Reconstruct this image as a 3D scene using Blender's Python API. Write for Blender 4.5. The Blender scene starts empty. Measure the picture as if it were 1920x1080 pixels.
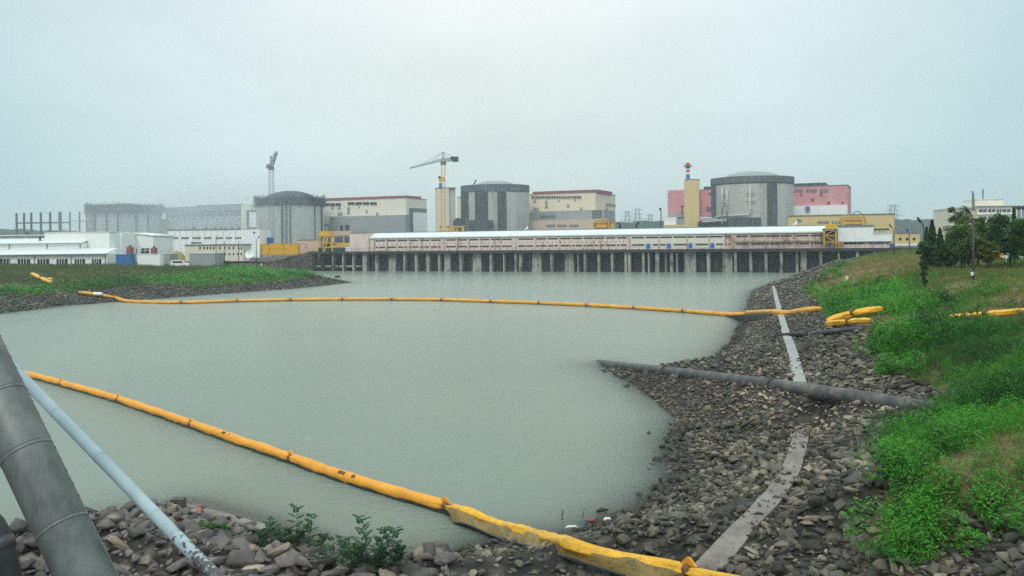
import bpy, bmesh, math, random
import numpy as np
from mathutils import Vector, Matrix
random.seed(7)
rng = np.random.default_rng(7)
SC = bpy.context.scene
COL = SC.collection
# ------------------------------------------------------------------ camera model (photo 1920 x 1080)
FP, CH, HY, ROLL = 1663.0, 9.0, 452.0, math.radians(0.66)
CR, SR = math.cos(ROLL), math.sin(ROLL)

def ray(px, py):
    dx, v = px - 960.0, py - HY
    return (dx * CR - v * SR) / FP, -(v * CR + dx * SR) / FP      # X per Y, Z per Y

def P(px, py, Y):
    a, b = ray(px, py)
    return Vector((a * Y, Y, CH + b * Y))

def W0(px, py, z=0.0):
    a, b = ray(px, py)
    Y = (z - CH) / b
    return a * Y, Y

# ------------------------------------------------------------------ object helpers
def setp(o, label=None, cat=None, group=None, kind=None):
    for k, v in (('label', label), ('category', cat), ('group', group), ('kind', kind)):
        if v:
            o[k] = v
    return o

def thing(name, label, cat, loc, group=None):
    o = bpy.data.objects.new(name, None)
    o.empty_display_size = 0.5
    COL.objects.link(o)
    o.location = loc
    return setp(o, label, cat, group)

def wloc(o):
    v = Vector((0, 0, 0))
    while o is not None:
        v += o.location
        o = o.parent
    return v

class MB:
    def __init__(s):
        s.v, s.f = [], []
    def add(s, vs, fs):
        b = len(s.v)
        s.v.extend([tuple(v) for v in vs])
        s.f.extend([tuple(i + b for i in f) for f in fs])
        return s
    def hexa(s, p):   # 8 points: bottom 4 (ccw from above), top 4
        return s.add(p, [(0, 3, 2, 1), (4, 5, 6, 7), (0, 1, 5, 4), (1, 2, 6, 5), (2, 3, 7, 6), (3, 0, 4, 7)])
    def box(s, c, d):
        x, y, z = c; a, b, h = d[0] / 2, d[1] / 2, d[2] / 2
        return s.hexa([(x - a, y - b, z - h), (x + a, y - b, z - h), (x + a, y + b, z - h), (x - a, y + b, z - h),
                       (x - a, y - b, z + h), (x + a, y - b, z + h), (x + a, y + b, z + h), (x - a, y + b, z + h)])
    def fbox(s, fr, a0, a1, t0, t1, z0, z1):
        q = [fr.w(a0, t0, z0), fr.w(a1, t0, z0), fr.w(a1, t1, z0), fr.w(a0, t1, z0),
             fr.w(a0, t0, z1), fr.w(a1, t0, z1), fr.w(a1, t1, z1), fr.w(a0, t1, z1)]
        return s.hexa(q)
    def prism(s, fr, prof, a0, a1):   # profile of (t, z), ccw seen from the a0 end, run from a0 to a1
        n = len(prof)
        vs = [fr.w(a0, t, z) for t, z in prof] + [fr.w(a1, t, z) for t, z in prof]
        fs = [(i, i + n, (i + 1) % n + n, (i + 1) % n) for i in range(n)]
        return s.add(vs, fs + [tuple(range(n)), tuple(range(2 * n - 1, n - 1, -1))])
    def bar(s, a, b, w, w2=None):
        return s.tube([a, b], [w * .7, (w2 or w) * .7], 4)
    def tube(s, pts, r, n=10, cap=True):
        pts = [Vector(p) for p in pts]
        if not hasattr(r, '__len__'):
            r = [r] * len(pts)
        rings, ref = [], None
        for i, p in enumerate(pts):
            d = (pts[min(i + 1, len(pts) - 1)] - pts[max(i - 1, 0)])
            d = d.normalized() if d.length > 1e-9 else Vector((0, 0, 1))
            if ref is None:
                ref = Vector((0, 0, 1)) if abs(d.z) < .9 else Vector((1, 0, 0))
            u = (ref - d * ref.dot(d)).normalized(); w = d.cross(u); ref = u
            off = math.pi / 4 if n == 4 else 0
            rings.append([p + (u * math.cos(2 * math.pi * k / n + off) + w * math.sin(2 * math.pi * k / n + off)) * r[i] for k in range(n)])
        vs = [v for g in rings for v in g]; fs = []
        for i in range(len(rings) - 1):
            for k in range(n):
                a, b = i * n + k, i * n + (k + 1) % n
                fs.append((a, b, b + n, a + n))
        if cap:
            fs.append(tuple(range(n - 1, -1, -1))); m = (len(rings) - 1) * n
            fs.append(tuple(range(m, m + n)))
        return s.add(vs, fs)
    def lathe(s, c, prof, n=48, a0=0.0, a1=2 * math.pi, close=True):
        full = abs(a1 - a0 - 2 * math.pi) < 1e-6
        m = n if full else n + 1
        vs = []
        for r, z in prof:
            for k in range(m):
                t = a0 + (a1 - a0) * k / n
                vs.append((c[0] + r * math.cos(t), c[1] + r * math.sin(t), z))
        fs = []
        for i in range(len(prof) - 1):
            for k in range(n):
                k2 = (k + 1) % m
                fs.append((i * m + k, i * m + k2, (i + 1) * m + k2, (i + 1) * m + k))
        if close and full:
            fs.append(tuple(range((len(prof) - 1) * m, len(prof) * m)))
        return s.add(vs, fs)
    def build(s, name, mat, root=None, smooth=False, loc=None):
        me = bpy.data.meshes.new(name)
        base = Vector(loc) if loc is not None else (wloc(root) if root is not None else Vector((0, 0, 0)))
        me.from_pydata([(v[0] - base.x, v[1] - base.y, v[2] - base.z) for v in s.v], [], s.f)
        me.materials.append(mat)
        if smooth:
            me.polygons.foreach_set('use_smooth', [True] * len(me.polygons))
        me.update()
        o = bpy.data.objects.new(name, me)
        COL.objects.link(o)
        if root is not None:
            o.parent = root
        elif loc is not None:
            o.location = loc
        return o

def npmesh(name, V, Fc, mat, root=None, loc=None, attrs=None, smooth=False):
    """V (n,3) float, Fc (m,k) int with k 3 or 4"""
    base = np.array(loc if loc is not None else (tuple(wloc(root)) if root is not None else (0, 0, 0)), dtype=float)
    V = np.asarray(V, dtype=np.float64) - base
    Fc = np.asarray(Fc, dtype=np.int32)
    me = bpy.data.meshes.new(name)
    m, k = Fc.shape
    me.vertices.add(len(V)); me.vertices.foreach_set('co', V.astype(np.float32).ravel())
    me.loops.add(m * k); me.loops.foreach_set('vertex_index', Fc.ravel())
    me.polygons.add(m); me.polygons.foreach_set('loop_start', np.arange(m, dtype=np.int32) * k)
    me.polygons.foreach_set('loop_total', np.full(m, k, dtype=np.int32))
    if smooth:
        me.polygons.foreach_set('use_smooth', np.ones(m, dtype=bool))
    for an, arr in (attrs or {}).items():
        at = me.attributes.new(an, 'FLOAT', 'POINT'); at.data.foreach_set('value', np.asarray(arr, dtype=np.float32))
    me.materials.append(mat)
    me.update(calc_edges=True); me.validate()
    o = bpy.data.objects.new(name, me); COL.objects.link(o)
    if root is not None:
        o.parent = root
    elif loc is not None:
        o.location = loc
    return o

def dup(root, loc, label=None, group=None):
    def cp(o, par):
        c = o.copy(); COL.objects.link(c)
        if par is not None:
            c.parent = par
        for ch in [x for x in bpy.data.objects if x.parent == o]:
            cp(ch, c)
        return c
    r = cp(root, None); r.location = loc
    setp(r, label, None, group)
    return r

class Fr:   # a vertical facade frame: a runs along the facade, t goes back into the building
    def __init__(s, o, u):
        l = math.hypot(*u); s.o = o; s.u = (u[0] / l, u[1] / l); s.n = (-s.u[1], s.u[0])
        if s.n[1] < 0: s.n = (-s.n[0], -s.n[1])
    def w(s, a, t, z):
        return (s.o[0] + s.u[0] * a + s.n[0] * t, s.o[1] + s.u[1] * a + s.n[1] * t, z)
    def px(s, px, py, t=0.0):          # photo pixel -> (a, z) on the plane t
        ra, rb = ray(px, py)
        k = (s.o[0] * s.n[0] + s.o[1] * s.n[1] + t) / (ra * s.n[0] + s.n[1])
        X, Y = ra * k, k
        return (X - s.o[0]) * s.u[0] + (Y - s.o[1]) * s.u[1], CH + rb * k

def rect(mb, fr, x0, y0, x1, y1, t0, t1, z0=None, z1=None):
    """box on a facade whose front face covers the photo rectangle"""
    ym = (y0 + y1) / 2
    a0 = fr.px(x0, ym, t0)[0]; a1 = fr.px(x1, ym, t0)[0]
    zt = fr.px((x0 + x1) / 2, y0, t0)[1] if z1 is None else z1
    zb = fr.px((x0 + x1) / 2, y1, t0)[1] if z0 is None else z0
    mb.fbox(fr, a0, a1, t0, t1, zb, zt)
    return a0, a1, zb, zt

# ------------------------------------------------------------------ value noise
_perm = rng.random((256, 256))
def vnoise(x, y):
    xi = np.floor(x).astype(int); yi = np.floor(y).astype(int)
    fx = x - xi; fy = y - yi
    fx = fx * fx * (3 - 2 * fx); fy = fy * fy * (3 - 2 * fy)
    g = lambda i, j: _perm[i & 255, j & 255]
    return (g(xi, yi) * (1 - fx) + g(xi + 1, yi) * fx) * (1 - fy) + (g(xi, yi + 1) * (1 - fx) + g(xi + 1, yi + 1) * fx) * fy
def fbm(x, y, o=4):
    s = 0; a = .5; t = 0
    for i in range(o):
        s = s + a * vnoise(x * 2 ** i + 17.3 * i, y * 2 ** i - 9.1 * i); t += a; a *= .5
    return s / t - .5
# ------------------------------------------------------------------ materials
class NT:
    def __init__(s, name):
        s.m = bpy.data.materials.new(name); s.m.use_nodes = True
        s.t = s.m.node_tree; s.bsdf = s.t.nodes['Principled BSDF']; s.out = s.t.nodes['Material Output']
    def n(s, typ, **kw):
        nd = s.t.nodes.new(typ)
        for k, v in kw.items():
            if k in nd.inputs.keys():
                nd.inputs[k].default_value = v
            else:
                setattr(nd, k, v)
        return nd
    def l(s, a, b):
        s.t.links.new(a, b)
    def coords(s, scale=(1, 1, 1), kind='Object'):
        c = s.n('ShaderNodeTexCoord'); mp = s.n('ShaderNodeMapping'); mp.inputs['Scale'].default_value = scale
        s.l(c.outputs[kind], mp.inputs['Vector'])
        return mp.outputs['Vector']
    def noise(s, vec, scale, detail=4.0, rough=.6):
        nd = s.n('ShaderNodeTexNoise'); nd.inputs['Scale'].default_value = scale
        nd.inputs['Detail'].default_value = detail; nd.inputs['Roughness'].default_value = rough
        if vec is not None: s.l(vec, nd.inputs['Vector'])
        return nd.outputs['Fac']
    def ramp(s, fac, stops):
        r = s.n('ShaderNodeValToRGB'); cr = r.color_ramp
        while len(cr.elements) < len(stops): cr.elements.new(.5)
        for e, (p, c) in zip(cr.elements, stops):
            e.position = p; e.color = (*c, 1) if len(c) == 3 else c
        s.l(fac, r.inputs['Fac'])
        return r.outputs['Color']
    def mix(s, fac, a, b, mode='MIX'):
        m = s.n('ShaderNodeMix'); m.data_type = 'RGBA'; m.blend_type = mode
        for sock, v in ((m.inputs[0], fac), (m.inputs[6], a), (m.inputs[7], b)):
            if hasattr(v, 'node'): s.l(v, sock)
            elif isinstance(v, (int, float)): sock.default_value = v
            else: sock.default_value = (*v, 1)
        return m.outputs[2]
    def math(s, op, a, b=0.0, c=None):
        m = s.n('ShaderNodeMath'); m.operation = op
        for i, v in enumerate((a, b) if c is None else (a, b, c)):
            if hasattr(v, 'node'): s.l(v, m.inputs[i])
            else: m.inputs[i].default_value = v
        return m.outputs[0]
    def bump(s, h, strength=.3, dist=.05):
        b = s.n('ShaderNodeBump'); b.inputs['Strength'].default_value = strength; b.inputs['Distance'].default_value = dist
        s.l(h, b.inputs['Height']); s.l(b.outputs['Normal'], s.bsdf.inputs['Normal'])
    def attr(s, name):
        a = s.n('ShaderNodeAttribute'); a.attribute_name = name
        return a.outputs['Fac']
    def fin(s, col, rough=.7, spec=None, metal=0.0):
        if hasattr(col, 'node'): s.l(col, s.bsdf.inputs['Base Color'])
        else: s.bsdf.inputs['Base Color'].default_value = (*col, 1)
        if hasattr(rough, 'node'): s.l(rough, s.bsdf.inputs['Roughness'])
        else: s.bsdf.inputs['Roughness'].default_value = rough
        s.bsdf.inputs['Metallic'].default_value = metal
        if spec is not None: s.bsdf.inputs['Specular IOR Level'].default_value = spec
        return s.m

def sc(c, k): return tuple(min(1, x * k) for x in c)

def mat_plain(name, c, var=.25, scale=.6, rough=.7, metal=0.0, bump=0.0, c2=None):
    m = NT(name); v = m.coords()
    f = m.noise(v, scale, 5)
    col = m.ramp(f, [(.3, c2 or sc(c, 1 - var)), (.7, sc(c, 1 + var * .5))])
    f2 = m.noise(v, scale * 9, 3)
    col = m.mix(.25, col, m.ramp(f2, [(.3, sc(c, .6)), (.7, sc(c, 1.15))]))
    if bump: m.bump(m.noise(v, scale * 12, 3), bump, .05)
    return m.fin(col, rough, metal=metal)

def mat_streak(name, c, streak, amount=.5, hscale=.5, lo=.45, hi=.62, rough=.8, vs=.06):
    """wall with rain and rust runs down its face"""
    m = NT(name)
    f = m.noise(m.coords((1, 1, vs)), hscale, 5, .65)
    blot = m.noise(m.coords(), hscale * .35, 4)
    k = m.math('MULTIPLY', m.ramp(f, [(lo, (0, 0, 0)), (hi, (1, 1, 1))]), m.ramp(blot, [(.35, (.25, .25, .25)), (.65, (1, 1, 1))]))
    k = m.math('MULTIPLY', k, amount)
    fine = m.noise(m.coords(), hscale * 5, 4)
    base = m.ramp(fine, [(.3, sc(c, .86)), (.7, sc(c, 1.08))])
    return m.fin(m.mix(k, base, streak), rough)

def mat_rock(name, stops, wet=False):
    m = NT(name)
    t = m.attr('tint')
    col = m.ramp(t, stops)
    v = m.coords()
    f = m.noise(v, 7, 6, .7)
    col = m.mix(.75, col, m.ramp(f, [(.25, (.32, .32, .32)), (.5, (.9, .9, .9)), (.75, (1.45, 1.42, 1.35))]), 'MULTIPLY')
    m.bump(m.noise(v, 9, 5, .6), .3, .04)
    return m.fin(col, .5 if wet else .75)

def mat_leaf(name, dark, light, scale=.8, trans=.25, dry=None):
    m = NT(name)
    v = m.coords()
    f = m.noise(v, scale, 4, .6)
    t = m.attr('tint')
    k = m.math('ADD', m.math('MULTIPLY', f, .75), m.math('MULTIPLY', t, .45))
    col = m.ramp(k, [(.38, dark), (.82, light)] if dry is None else [(.36, dark), (.66, sc(light, .8)), (.84, light), (1.0, dry)])
    m.fin(col, .6)
    m.bsdf.inputs['Specular IOR Level'].default_value = .25
    tr = m.n('ShaderNodeBsdfTranslucent'); m.l(m.mix(.5, col, (.12, .3, .02)), tr.inputs['Color'])
    mx = m.n('ShaderNodeMixShader'); mx.inputs[0].default_value = trans
    m.l(m.bsdf.outputs[0], mx.inputs[1]); m.l(tr.outputs[0], mx.inputs[2]); m.l(mx.outputs[0], m.out.inputs['Surface'])
    return m.m

M = {}
M['conc'] = mat_streak('pale_concrete', (.47, .47, .43), (.16, .165, .165), .6, .16, .48, .7, vs=.12)
M['conc_haze'] = mat_streak('grey_concrete', (.40, .41, .40), (.14, .15, .16), .7, .2, .45, .66, vs=.12)
M['conc_dark'] = mat_streak('dark_stained_concrete', (.055, .062, .072), (.25, .26, .27), .55, .6, .55, .7)
M['ring'] = mat_streak('weathered_parapet_concrete', (.10, .115, .125), (.26, .28, .28), .6, .5, .52, .7)
M['ring_dark'] = mat_streak('black_formwork', (.035, .04, .05), (.16, .17, .18), .6, .8, .5, .66, vs=.2)
M['dome'] = mat_plain('dome_concrete', (.30, .31, .30), .12, .2)
M['beige'] = mat_streak('beige_cladding', (.76, .65, .47), (.42, .36, .27), .35, .3, .5, .75)
M['beige2'] = mat_streak('pale_beige_cladding', (.76, .69, .57), (.45, .42, .36), .35, .3, .5, .75)
M['yellow_wall'] = mat_streak('ochre_cladding', (.66, .50, .24), (.42, .31, .15), .35, .35, .5, .75)
M['pink'] = mat_streak('pink_cladding', (.62, .25, .27), (.66, .42, .42), .5, .22, .45, .7)
M['white'] = mat_streak('white_cladding', (.86, .86, .84), (.55, .56, .55), .4, .4, .5, .75)
M['white_clean'] = mat_streak('white_sheet_roof', (.70, .71, .70), (.5, .48, .45), .5, .4, .5, .75, .5)
M['grey_wall'] = mat_streak('grey_render', (.30, .315, .32), (.18, .19, .2), .5, .35, .45, .7)
M['red_roof'] = mat_plain('dark_red_roof_sheet', (.30, .05, .07), .2, .5)
M['pump_pink'] = mat_streak('rust_stained_pink_panel', (.72, .58, .52), (.42, .2, .11), .85, .7, .52, .66, vs=.15)
M['pump_cream'] = mat_streak('cream_panel', (.72, .65, .54), (.5, .43, .33), .4, .8, .5, .7)
M['pump_rust'] = mat_streak('heavily_rusted_panel', (.60, .44, .37), (.20, .10, .065), .95, .8, .44, .58, vs=.3)
M['glass'] = mat_plain('dark_window_glass', (.025, .03, .04), .3, 1.5, .15)
M['glass_blue'] = mat_plain('bluish_window_glass', (.08, .11, .15), .3, 1.5, .2)
M['door_blue'] = mat_plain('blue_door_paint', (.02, .16, .5), .15, .8, .5)
M['blue'] = mat_plain('blue_container_paint', (.04, .16, .42), .25, .7, .55)
M['yellow'] = mat_plain('yellow_machine_paint', (.78, .42, .02), .2, .8, .5)
M['yellow_old'] = mat_streak('rusty_yellow_paint', (.56, .30, .03), (.16, .07, .025), .8, 1.2, .5, .65, vs=.4)
M['crane_grey'] = mat_plain('grey_crane_paint', (.32, .35, .35), .2, .8, .55)
M['steel_dark'] = mat_plain('dark_steel', (.035, .037, .045), .3, 1.0, .5)
M['steel_frame'] = mat_plain('brown_grey_concrete_post', (.14, .13, .15), .3, .6, .8)
M['steel_mid'] = mat_plain('grey_steel', (.2, .22, .235), .25, .8, .5)
M['white_paint'] = mat_plain('white_paint', (.8, .8, .78), .1, 1.0, .5)
M['red_paint'] = mat_plain('red_paint', (.6, .03, .03), .15, 1.0, .5)
M['blue_paint'] = mat_plain('dull_blue_paint', (.06, .16, .36), .2, 1.0, .5)
M['tank_red'] = mat_plain('dark_red_tank_paint', (.2, .03, .04), .25, 1.0, .55)
M['peach'] = mat_streak('peach_render', (.62, .46, .36), (.4, .3, .25), .4, .6, .5, .7)
M['tarp'] = mat_plain('yellow_green_tarpaulin', (.36, .32, .12), .25, .7, .7)
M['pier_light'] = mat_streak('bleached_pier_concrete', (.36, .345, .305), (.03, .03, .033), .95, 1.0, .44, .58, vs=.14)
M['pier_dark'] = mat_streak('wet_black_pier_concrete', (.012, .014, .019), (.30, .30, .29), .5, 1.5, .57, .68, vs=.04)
M['pier_deck'] = mat_plain('dark_pier_deck_concrete', (.035, .035, .04), .5, 1.2, .8)
M['bark'] = mat_plain('bark', (.05, .04, .03), .4, 3.0, .9)
M['pipe_white'] = mat_plain('grey_white_pipe', (.55, .55, .53), .2, 1.0, .5)
M['lamp_pole'] = mat_plain('rust_brown_lamp_pole', (.055, .045, .045), .3, 2.0, .6)
M['rubber'] = mat_plain('black_rubber', (.012, .012, .014), .3, 3.0, .6)

ROCK_R = [(0, (.024, .021, .015)), (.35, (.082, .071, .050)), (.75, (.142, .122, .09)), (1, (.29, .235, .165))]
ROCK_L = [(0, (.05, .041, .037)), (.4, (.11, .091, .083)), (.75, (.17, .14, .128)), (1, (.29, .21, .145))]
ROCK_P = [(0, (.05, .041, .031)), (.4, (.125, .096, .07)), (.75, (.27, .20, .14)), (1, (.45, .35, .26))]
M['rock_r'] = mat_rock('dark_grey_riprap', ROCK_R)
M['rock_l'] = mat_rock('mauve_grey_riprap', ROCK_L)
M['rock_p'] = mat_rock('tan_gravel', ROCK_P)
M['weed'] = mat_leaf('bright_green_weed_leaves', (.006, .045, .014), (.08, .32, .028), .5, .3, (.24, .36, .05))
M['weed_far'] = mat_leaf('hazed_green_weed_leaves', (.015, .075, .02), (.09, .30, .045), .35, .2)
M['grassb'] = mat_leaf('grass_blades', (.06, .135, .02), (.27, .19, .06), .13, .3)
M['shrub'] = mat_leaf('dark_green_shrub_leaves', (.008, .045, .02), (.05, .18, .05), 2.0, .25)
M['tree_dark'] = mat_leaf('dark_tree_leaves', (.014, .055, .02), (.07, .18, .045), .6, .3)
M['tree_mid'] = mat_leaf('olive_tree_leaves', (.035, .085, .022), (.17, .25, .06), .5, .3)
M['tree_yellow'] = mat_leaf('yellowing_tree_leaves', (.06, .09, .012), (.24, .25, .03), .5, .3)
M['tree_pale'] = mat_leaf('pale_dusty_tree_leaves', (.06, .10, .035), (.21, .25, .09), .5, .3)

def m_ground():
    m = NT('bank_ground')
    v = m.coords()
    veg, gravel = m.attr('veg'), m.attr('gravel')
    big, mid, fin = m.noise(v, .06, 5), m.noise(v, .45, 6, .7), m.noise(v, 3.5, 6, .75)
    g1 = m.ramp(mid, [(.3, (.05, .10, .018)), (.5, (.115, .15, .03)), (.68, (.19, .19, .05))])
    g2 = m.ramp(mid, [(.3, (.11, .07, .035)), (.55, (.19, .115, .055)), (.75, (.14, .15, .05))])
    grass = m.mix(m.ramp(big, [(.42, (0, 0, 0)), (.58, (1, 1, 1))]), g1, g2)
    grass = m.mix(.6, grass, m.ramp(fin, [(.3, (.4, .4, .4)), (.7, (1.4, 1.4, 1.4))]), 'MULTIPLY')
    vor = m.n('ShaderNodeTexVoronoi'); vor.inputs['Scale'].default_value = 2.3; m.l(v, vor.inputs['Vector'])
    stone = m.ramp(vor.outputs['Color'], [(.1, (.03, .026, .02)), (.5, (.07, .062, .047)), (.9, (.13, .115, .086))])  # kept dark so the gaps between loose stones come out black
    gap = m.ramp(vor.outputs['Distance'], [(.25, (1, 1, 1)), (.6, (.25, .25, .25))])  # shade between the stone cells, put into the ground colour
    stone = m.mix(1.0, stone, gap, 'MULTIPLY')
    dirt = m.ramp(fin, [(.3, (.04, .033, .025)), (.7, (.115, .094, .07))])
    col = m.mix(gravel, dirt, stone)
    col = m.mix(veg, col, grass)
    m.bump(fin, .6, .12)
    return m.fin(col, .9)
M['ground'] = m_ground()

def m_hill():
    m = NT('wooded_hill')
    v = m.coords()
    f = m.noise(v, .035, 6, .7)
    col = m.ramp(f, [(.3, (.008, .026, .026)), (.7, (.035, .06, .045))])  # wood tone shifted to blue, some of the air's haze put in its colour
    m.bump(f, 1.0, 6.0)
    return m.fin(col, .95)
M['hill'] = m_hill()

def m_water():
    m = NT('murky_water')
    v = m.coords((1, 1, 1))
    v2 = m.coords((.55, 1.5, 1))
    h = m.math('ADD', m.math('MULTIPLY', m.noise(v2, 1.0, 5, .62), .7), m.math('MULTIPLY', m.noise(v2, 4.5, 5, .7), .5))
    m.bump(h, .7, .2)
    big = m.noise(v, .035, 3)
    col = m.ramp(big, [(.35, (.198, .243, .198)), (.65, (.228, .264, .208))])
    m.fin(col, .2)
    m.bsdf.inputs['IOR'].default_value = 1.333
    clear = m.n('ShaderNodeBsdfTransparent'); clear.inputs['Color'].default_value = (.62, .72, .70, 1)
    gl = m.n('ShaderNodeBsdfGlossy'); gl.inputs['Roughness'].default_value = .12
    fr = m.n('ShaderNodeFresnel'); fr.inputs['IOR'].default_value = 1.333
    m.l(m.bsdf.inputs['Normal'].links[0].from_socket, gl.inputs['Normal']); m.l(m.bsdf.inputs['Normal'].links[0].from_socket, fr.inputs['Normal'])
    sh = m.n('ShaderNodeMixShader'); m.l(fr.outputs[0], sh.inputs[0]); m.l(clear.outputs[0], sh.inputs[1]); m.l(gl.outputs[0], sh.inputs[2])
    k = m.math('SUBTRACT', 1.0, m.math('POWER', 2.718, m.math('MULTIPLY', m.attr('depth'), -3.0)))   # silt hides the bed with depth
    mx = m.n('ShaderNodeMixShader'); m.l(k, mx.inputs[0]); m.l(sh.outputs[0], mx.inputs[1]); m.l(m.bsdf.outputs[0], mx.inputs[2])
    m.l(mx.outputs[0], m.out.inputs['Surface'])
    return m.m
M['water'] = m_water()

def m_boom(name='yellow_boom_fabric', dirty=.35, c=(.83, .335, .018)):
    m = NT(name)
    v = m.coords()
    f = m.noise(v, 2.2, 6, .7)
    f2 = m.noise(m.coords((1, 1, 3)), 6, 5, .75)
    col = m.ramp(m.noise(v, .8, 3), [(.3, sc(c, .85)), (.7, sc(c, 1.08))])
    k = m.math('MULTIPLY', m.ramp(f, [(.5, (0, 0, 0)), (.7, (1, 1, 1))]), dirty)
    col = m.mix(k, col, (.30, .13, .035))
    k2 = m.math('MULTIPLY', m.ramp(f2, [(.52, (0, 0, 0)), (.62, (1, 1, 1))]), dirty * .9)
    col = m.mix(k2, col, (.06, .05, .025))
    m.bump(m.noise(v, 6, 5, .65), .6, .06)
    return m.fin(col, .5)
M['boom'] = m_boom('yellow_boom_fabric', .22)
M['boom_old'] = m_boom('faded_boom_fabric', .4, (.80, .36, .03))
M['boom_land'] = m_boom('dusty_dry_boom_fabric', .5, (.85, .43, .015))
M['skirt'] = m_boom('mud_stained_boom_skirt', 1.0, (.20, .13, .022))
M['skirt_shade_band'] = mat_plain('wet_skirt_with_shade', (.022, .022, .012), .5, 3.0, .35)  # wet fabric, blackened further by the float's reflection and shade in its colour
M['boom_band'] = mat_plain('brown_boom_strap', (.16, .075, .03), .4, 5.0, .6)

def m_bigpipe():
    m = NT('galvanised_lagging')
    v = m.coords()
    f = m.noise(m.coords((1, 1, .35)), 2.2, 6, .7); s2 = m.noise(v, 55, 3, .7)
    col = m.ramp(f, [(.3, (.075, .082, .078)), (.5, (.14, .15, .14)), (.72, (.20, .21, .195))])
    col = m.mix(.5, col, m.ramp(s2, [(.3, (.6, .6, .6)), (.7, (1.35, 1.35, 1.35))]), 'MULTIPLY')
    m.bump(f, .2, .02)
    return m.fin(col, .48, metal=.35)
M['bigpipe'] = m_bigpipe()
def m_smallpipe():
    m = NT('peeling_blue_grey_paint')
    v = m.coords()
    f = m.noise(v, 11, 6, .65)
    worn = m.attr('wear')
    k = m.ramp(m.math('ADD', f, worn), [(.83, (0, 0, 0)), (.86, (1, 1, 1))])
    p = m.ramp(m.noise(v, 1.5, 5), [(.3, (.27, .34, .37)), (.7, (.42, .50, .53))])
    under = m.ramp(m.noise(v, 25, 4), [(.35, (.04, .037, .037)), (.7, (.11, .1, .1))])
    m.bump(k, .5, .01)
    return m.fin(m.mix(k, p, under), .4)
M['smallpipe'] = m_smallpipe()
M['bankpipe'] = mat_streak('scuffed_black_pipe', (.05, .05, .054), (.19, .165, .135), .9, 1.1, .46, .66, .6, vs=1.0)
M['kerb'] = mat_streak('worn_concrete_strip', (.34, .335, .31), (.12, .095, .075), .7, 1.1, .5, .72, .85, vs=1.0)
M['kerb_mud'] = mat_streak('muddy_concrete_strip', (.25, .215, .185), (.09, .07, .052), .9, 1.3, .44, .62, .85, vs=1.0)
M['asphalt'] = mat_plain('worn_asphalt', (.13, .13, .14), .3, 1.0, .9)
# ------------------------------------------------------------------ terrain
PU = (0.915, -0.403)
pl = W0(585, 508.0)
PIER = Fr(pl, PU)
shore = [(-60, 14), (-24, 21)] + [W0(*p) for p in [(0, 1022), (100, 1004), (230, 968), (340, 950), (440, 985), (560, 1030), (690, 1047), (740, 1047), (830, 1042), (930, 1016), (1090, 996), (1190, 952), (1250, 900), (1252, 832), (1285, 778), (1228, 740), (1160, 702), (1128, 684)]]
shore += [(9.5, 60.5), (12.3, 60.5)] + [W0(*p) for p in [(1322, 690), (1372, 640), (1397, 588), (1412, 545), (1470, 524), (1530, 515)]]
shore += [PIER.w(175, -4, 0)[:2], PIER.w(195, 4, 0)[:2], PIER.w(-8, 4, 0)[:2], PIER.w(-6, -10, 0)[:2]]
shore += [W0(*p) for p in [(560, 517), (605, 522), (655, 530), (560, 540), (450, 548), (330, 557), (250, 563), (120, 573), (0, 588)]] + [(-90, 100), (-140, 80), (-140, 14)]
SH = np.array(shore)
_A = SH; _B = np.roll(SH, -1, axis=0)
def sdist(x, y):
    """distance to the waterline, positive on land"""
    x = np.asarray(x, float); y = np.asarray(y, float)
    d = np.full(x.shape, 1e9); ins = np.zeros(x.shape, bool)
    for (ax, ay), (bx, by) in zip(_A, _B):
        ex, ey = bx - ax, by - ay
        t = np.clip(((x - ax) * ex + (y - ay) * ey) / (ex * ex + ey * ey), 0, 1)
        d = np.minimum(d, np.hypot(x - ax - t * ex, y - ay - t * ey))
        c = ((ay > y) != (by > y)) & (x < (bx - ax) * (y - ay) / (by - ay + 1e-12) + ax)
        ins ^= c
    return np.where(ins, -d, d)

def sstep(a, b, x):
    t = np.clip((x - a) / (b - a), 0, 1)
    return t * t * (3 - 2 * t)

pipe_tip = P(1122, 683, 66.0); pipe_tip.z = -.12
PIPE = [pipe_tip, P(1300, 701, 49.5), P(1450, 720, 40.0), P(1600, 742, 34.2), P(1780, 771, 29.6), P(1900, 789, 26.5)]
PIPE_R = .30
def ridge(x, y):
    h = np.full(x.shape, -9.0)
    for p, q in zip(PIPE[:-1], PIPE[1:]):
        ex, ey = q.x - p.x, q.y - p.y
        t = np.clip(((x - p.x) * ex + (y - p.y) * ey) / (ex * ex + ey * ey), 0, 1)
        dx, dy = x - p.x - t * ex, y - p.y - t * ey
        side = ex * dy - ey * dx            # >0 : the far side
        d = np.hypot(dx, dy)
        z = p.z + t * (q.z - p.z)
        h = np.maximum(h, z - .22 - np.where(side > 0, 1.0, .72) * np.maximum(0, d - .35))
    return h

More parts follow.
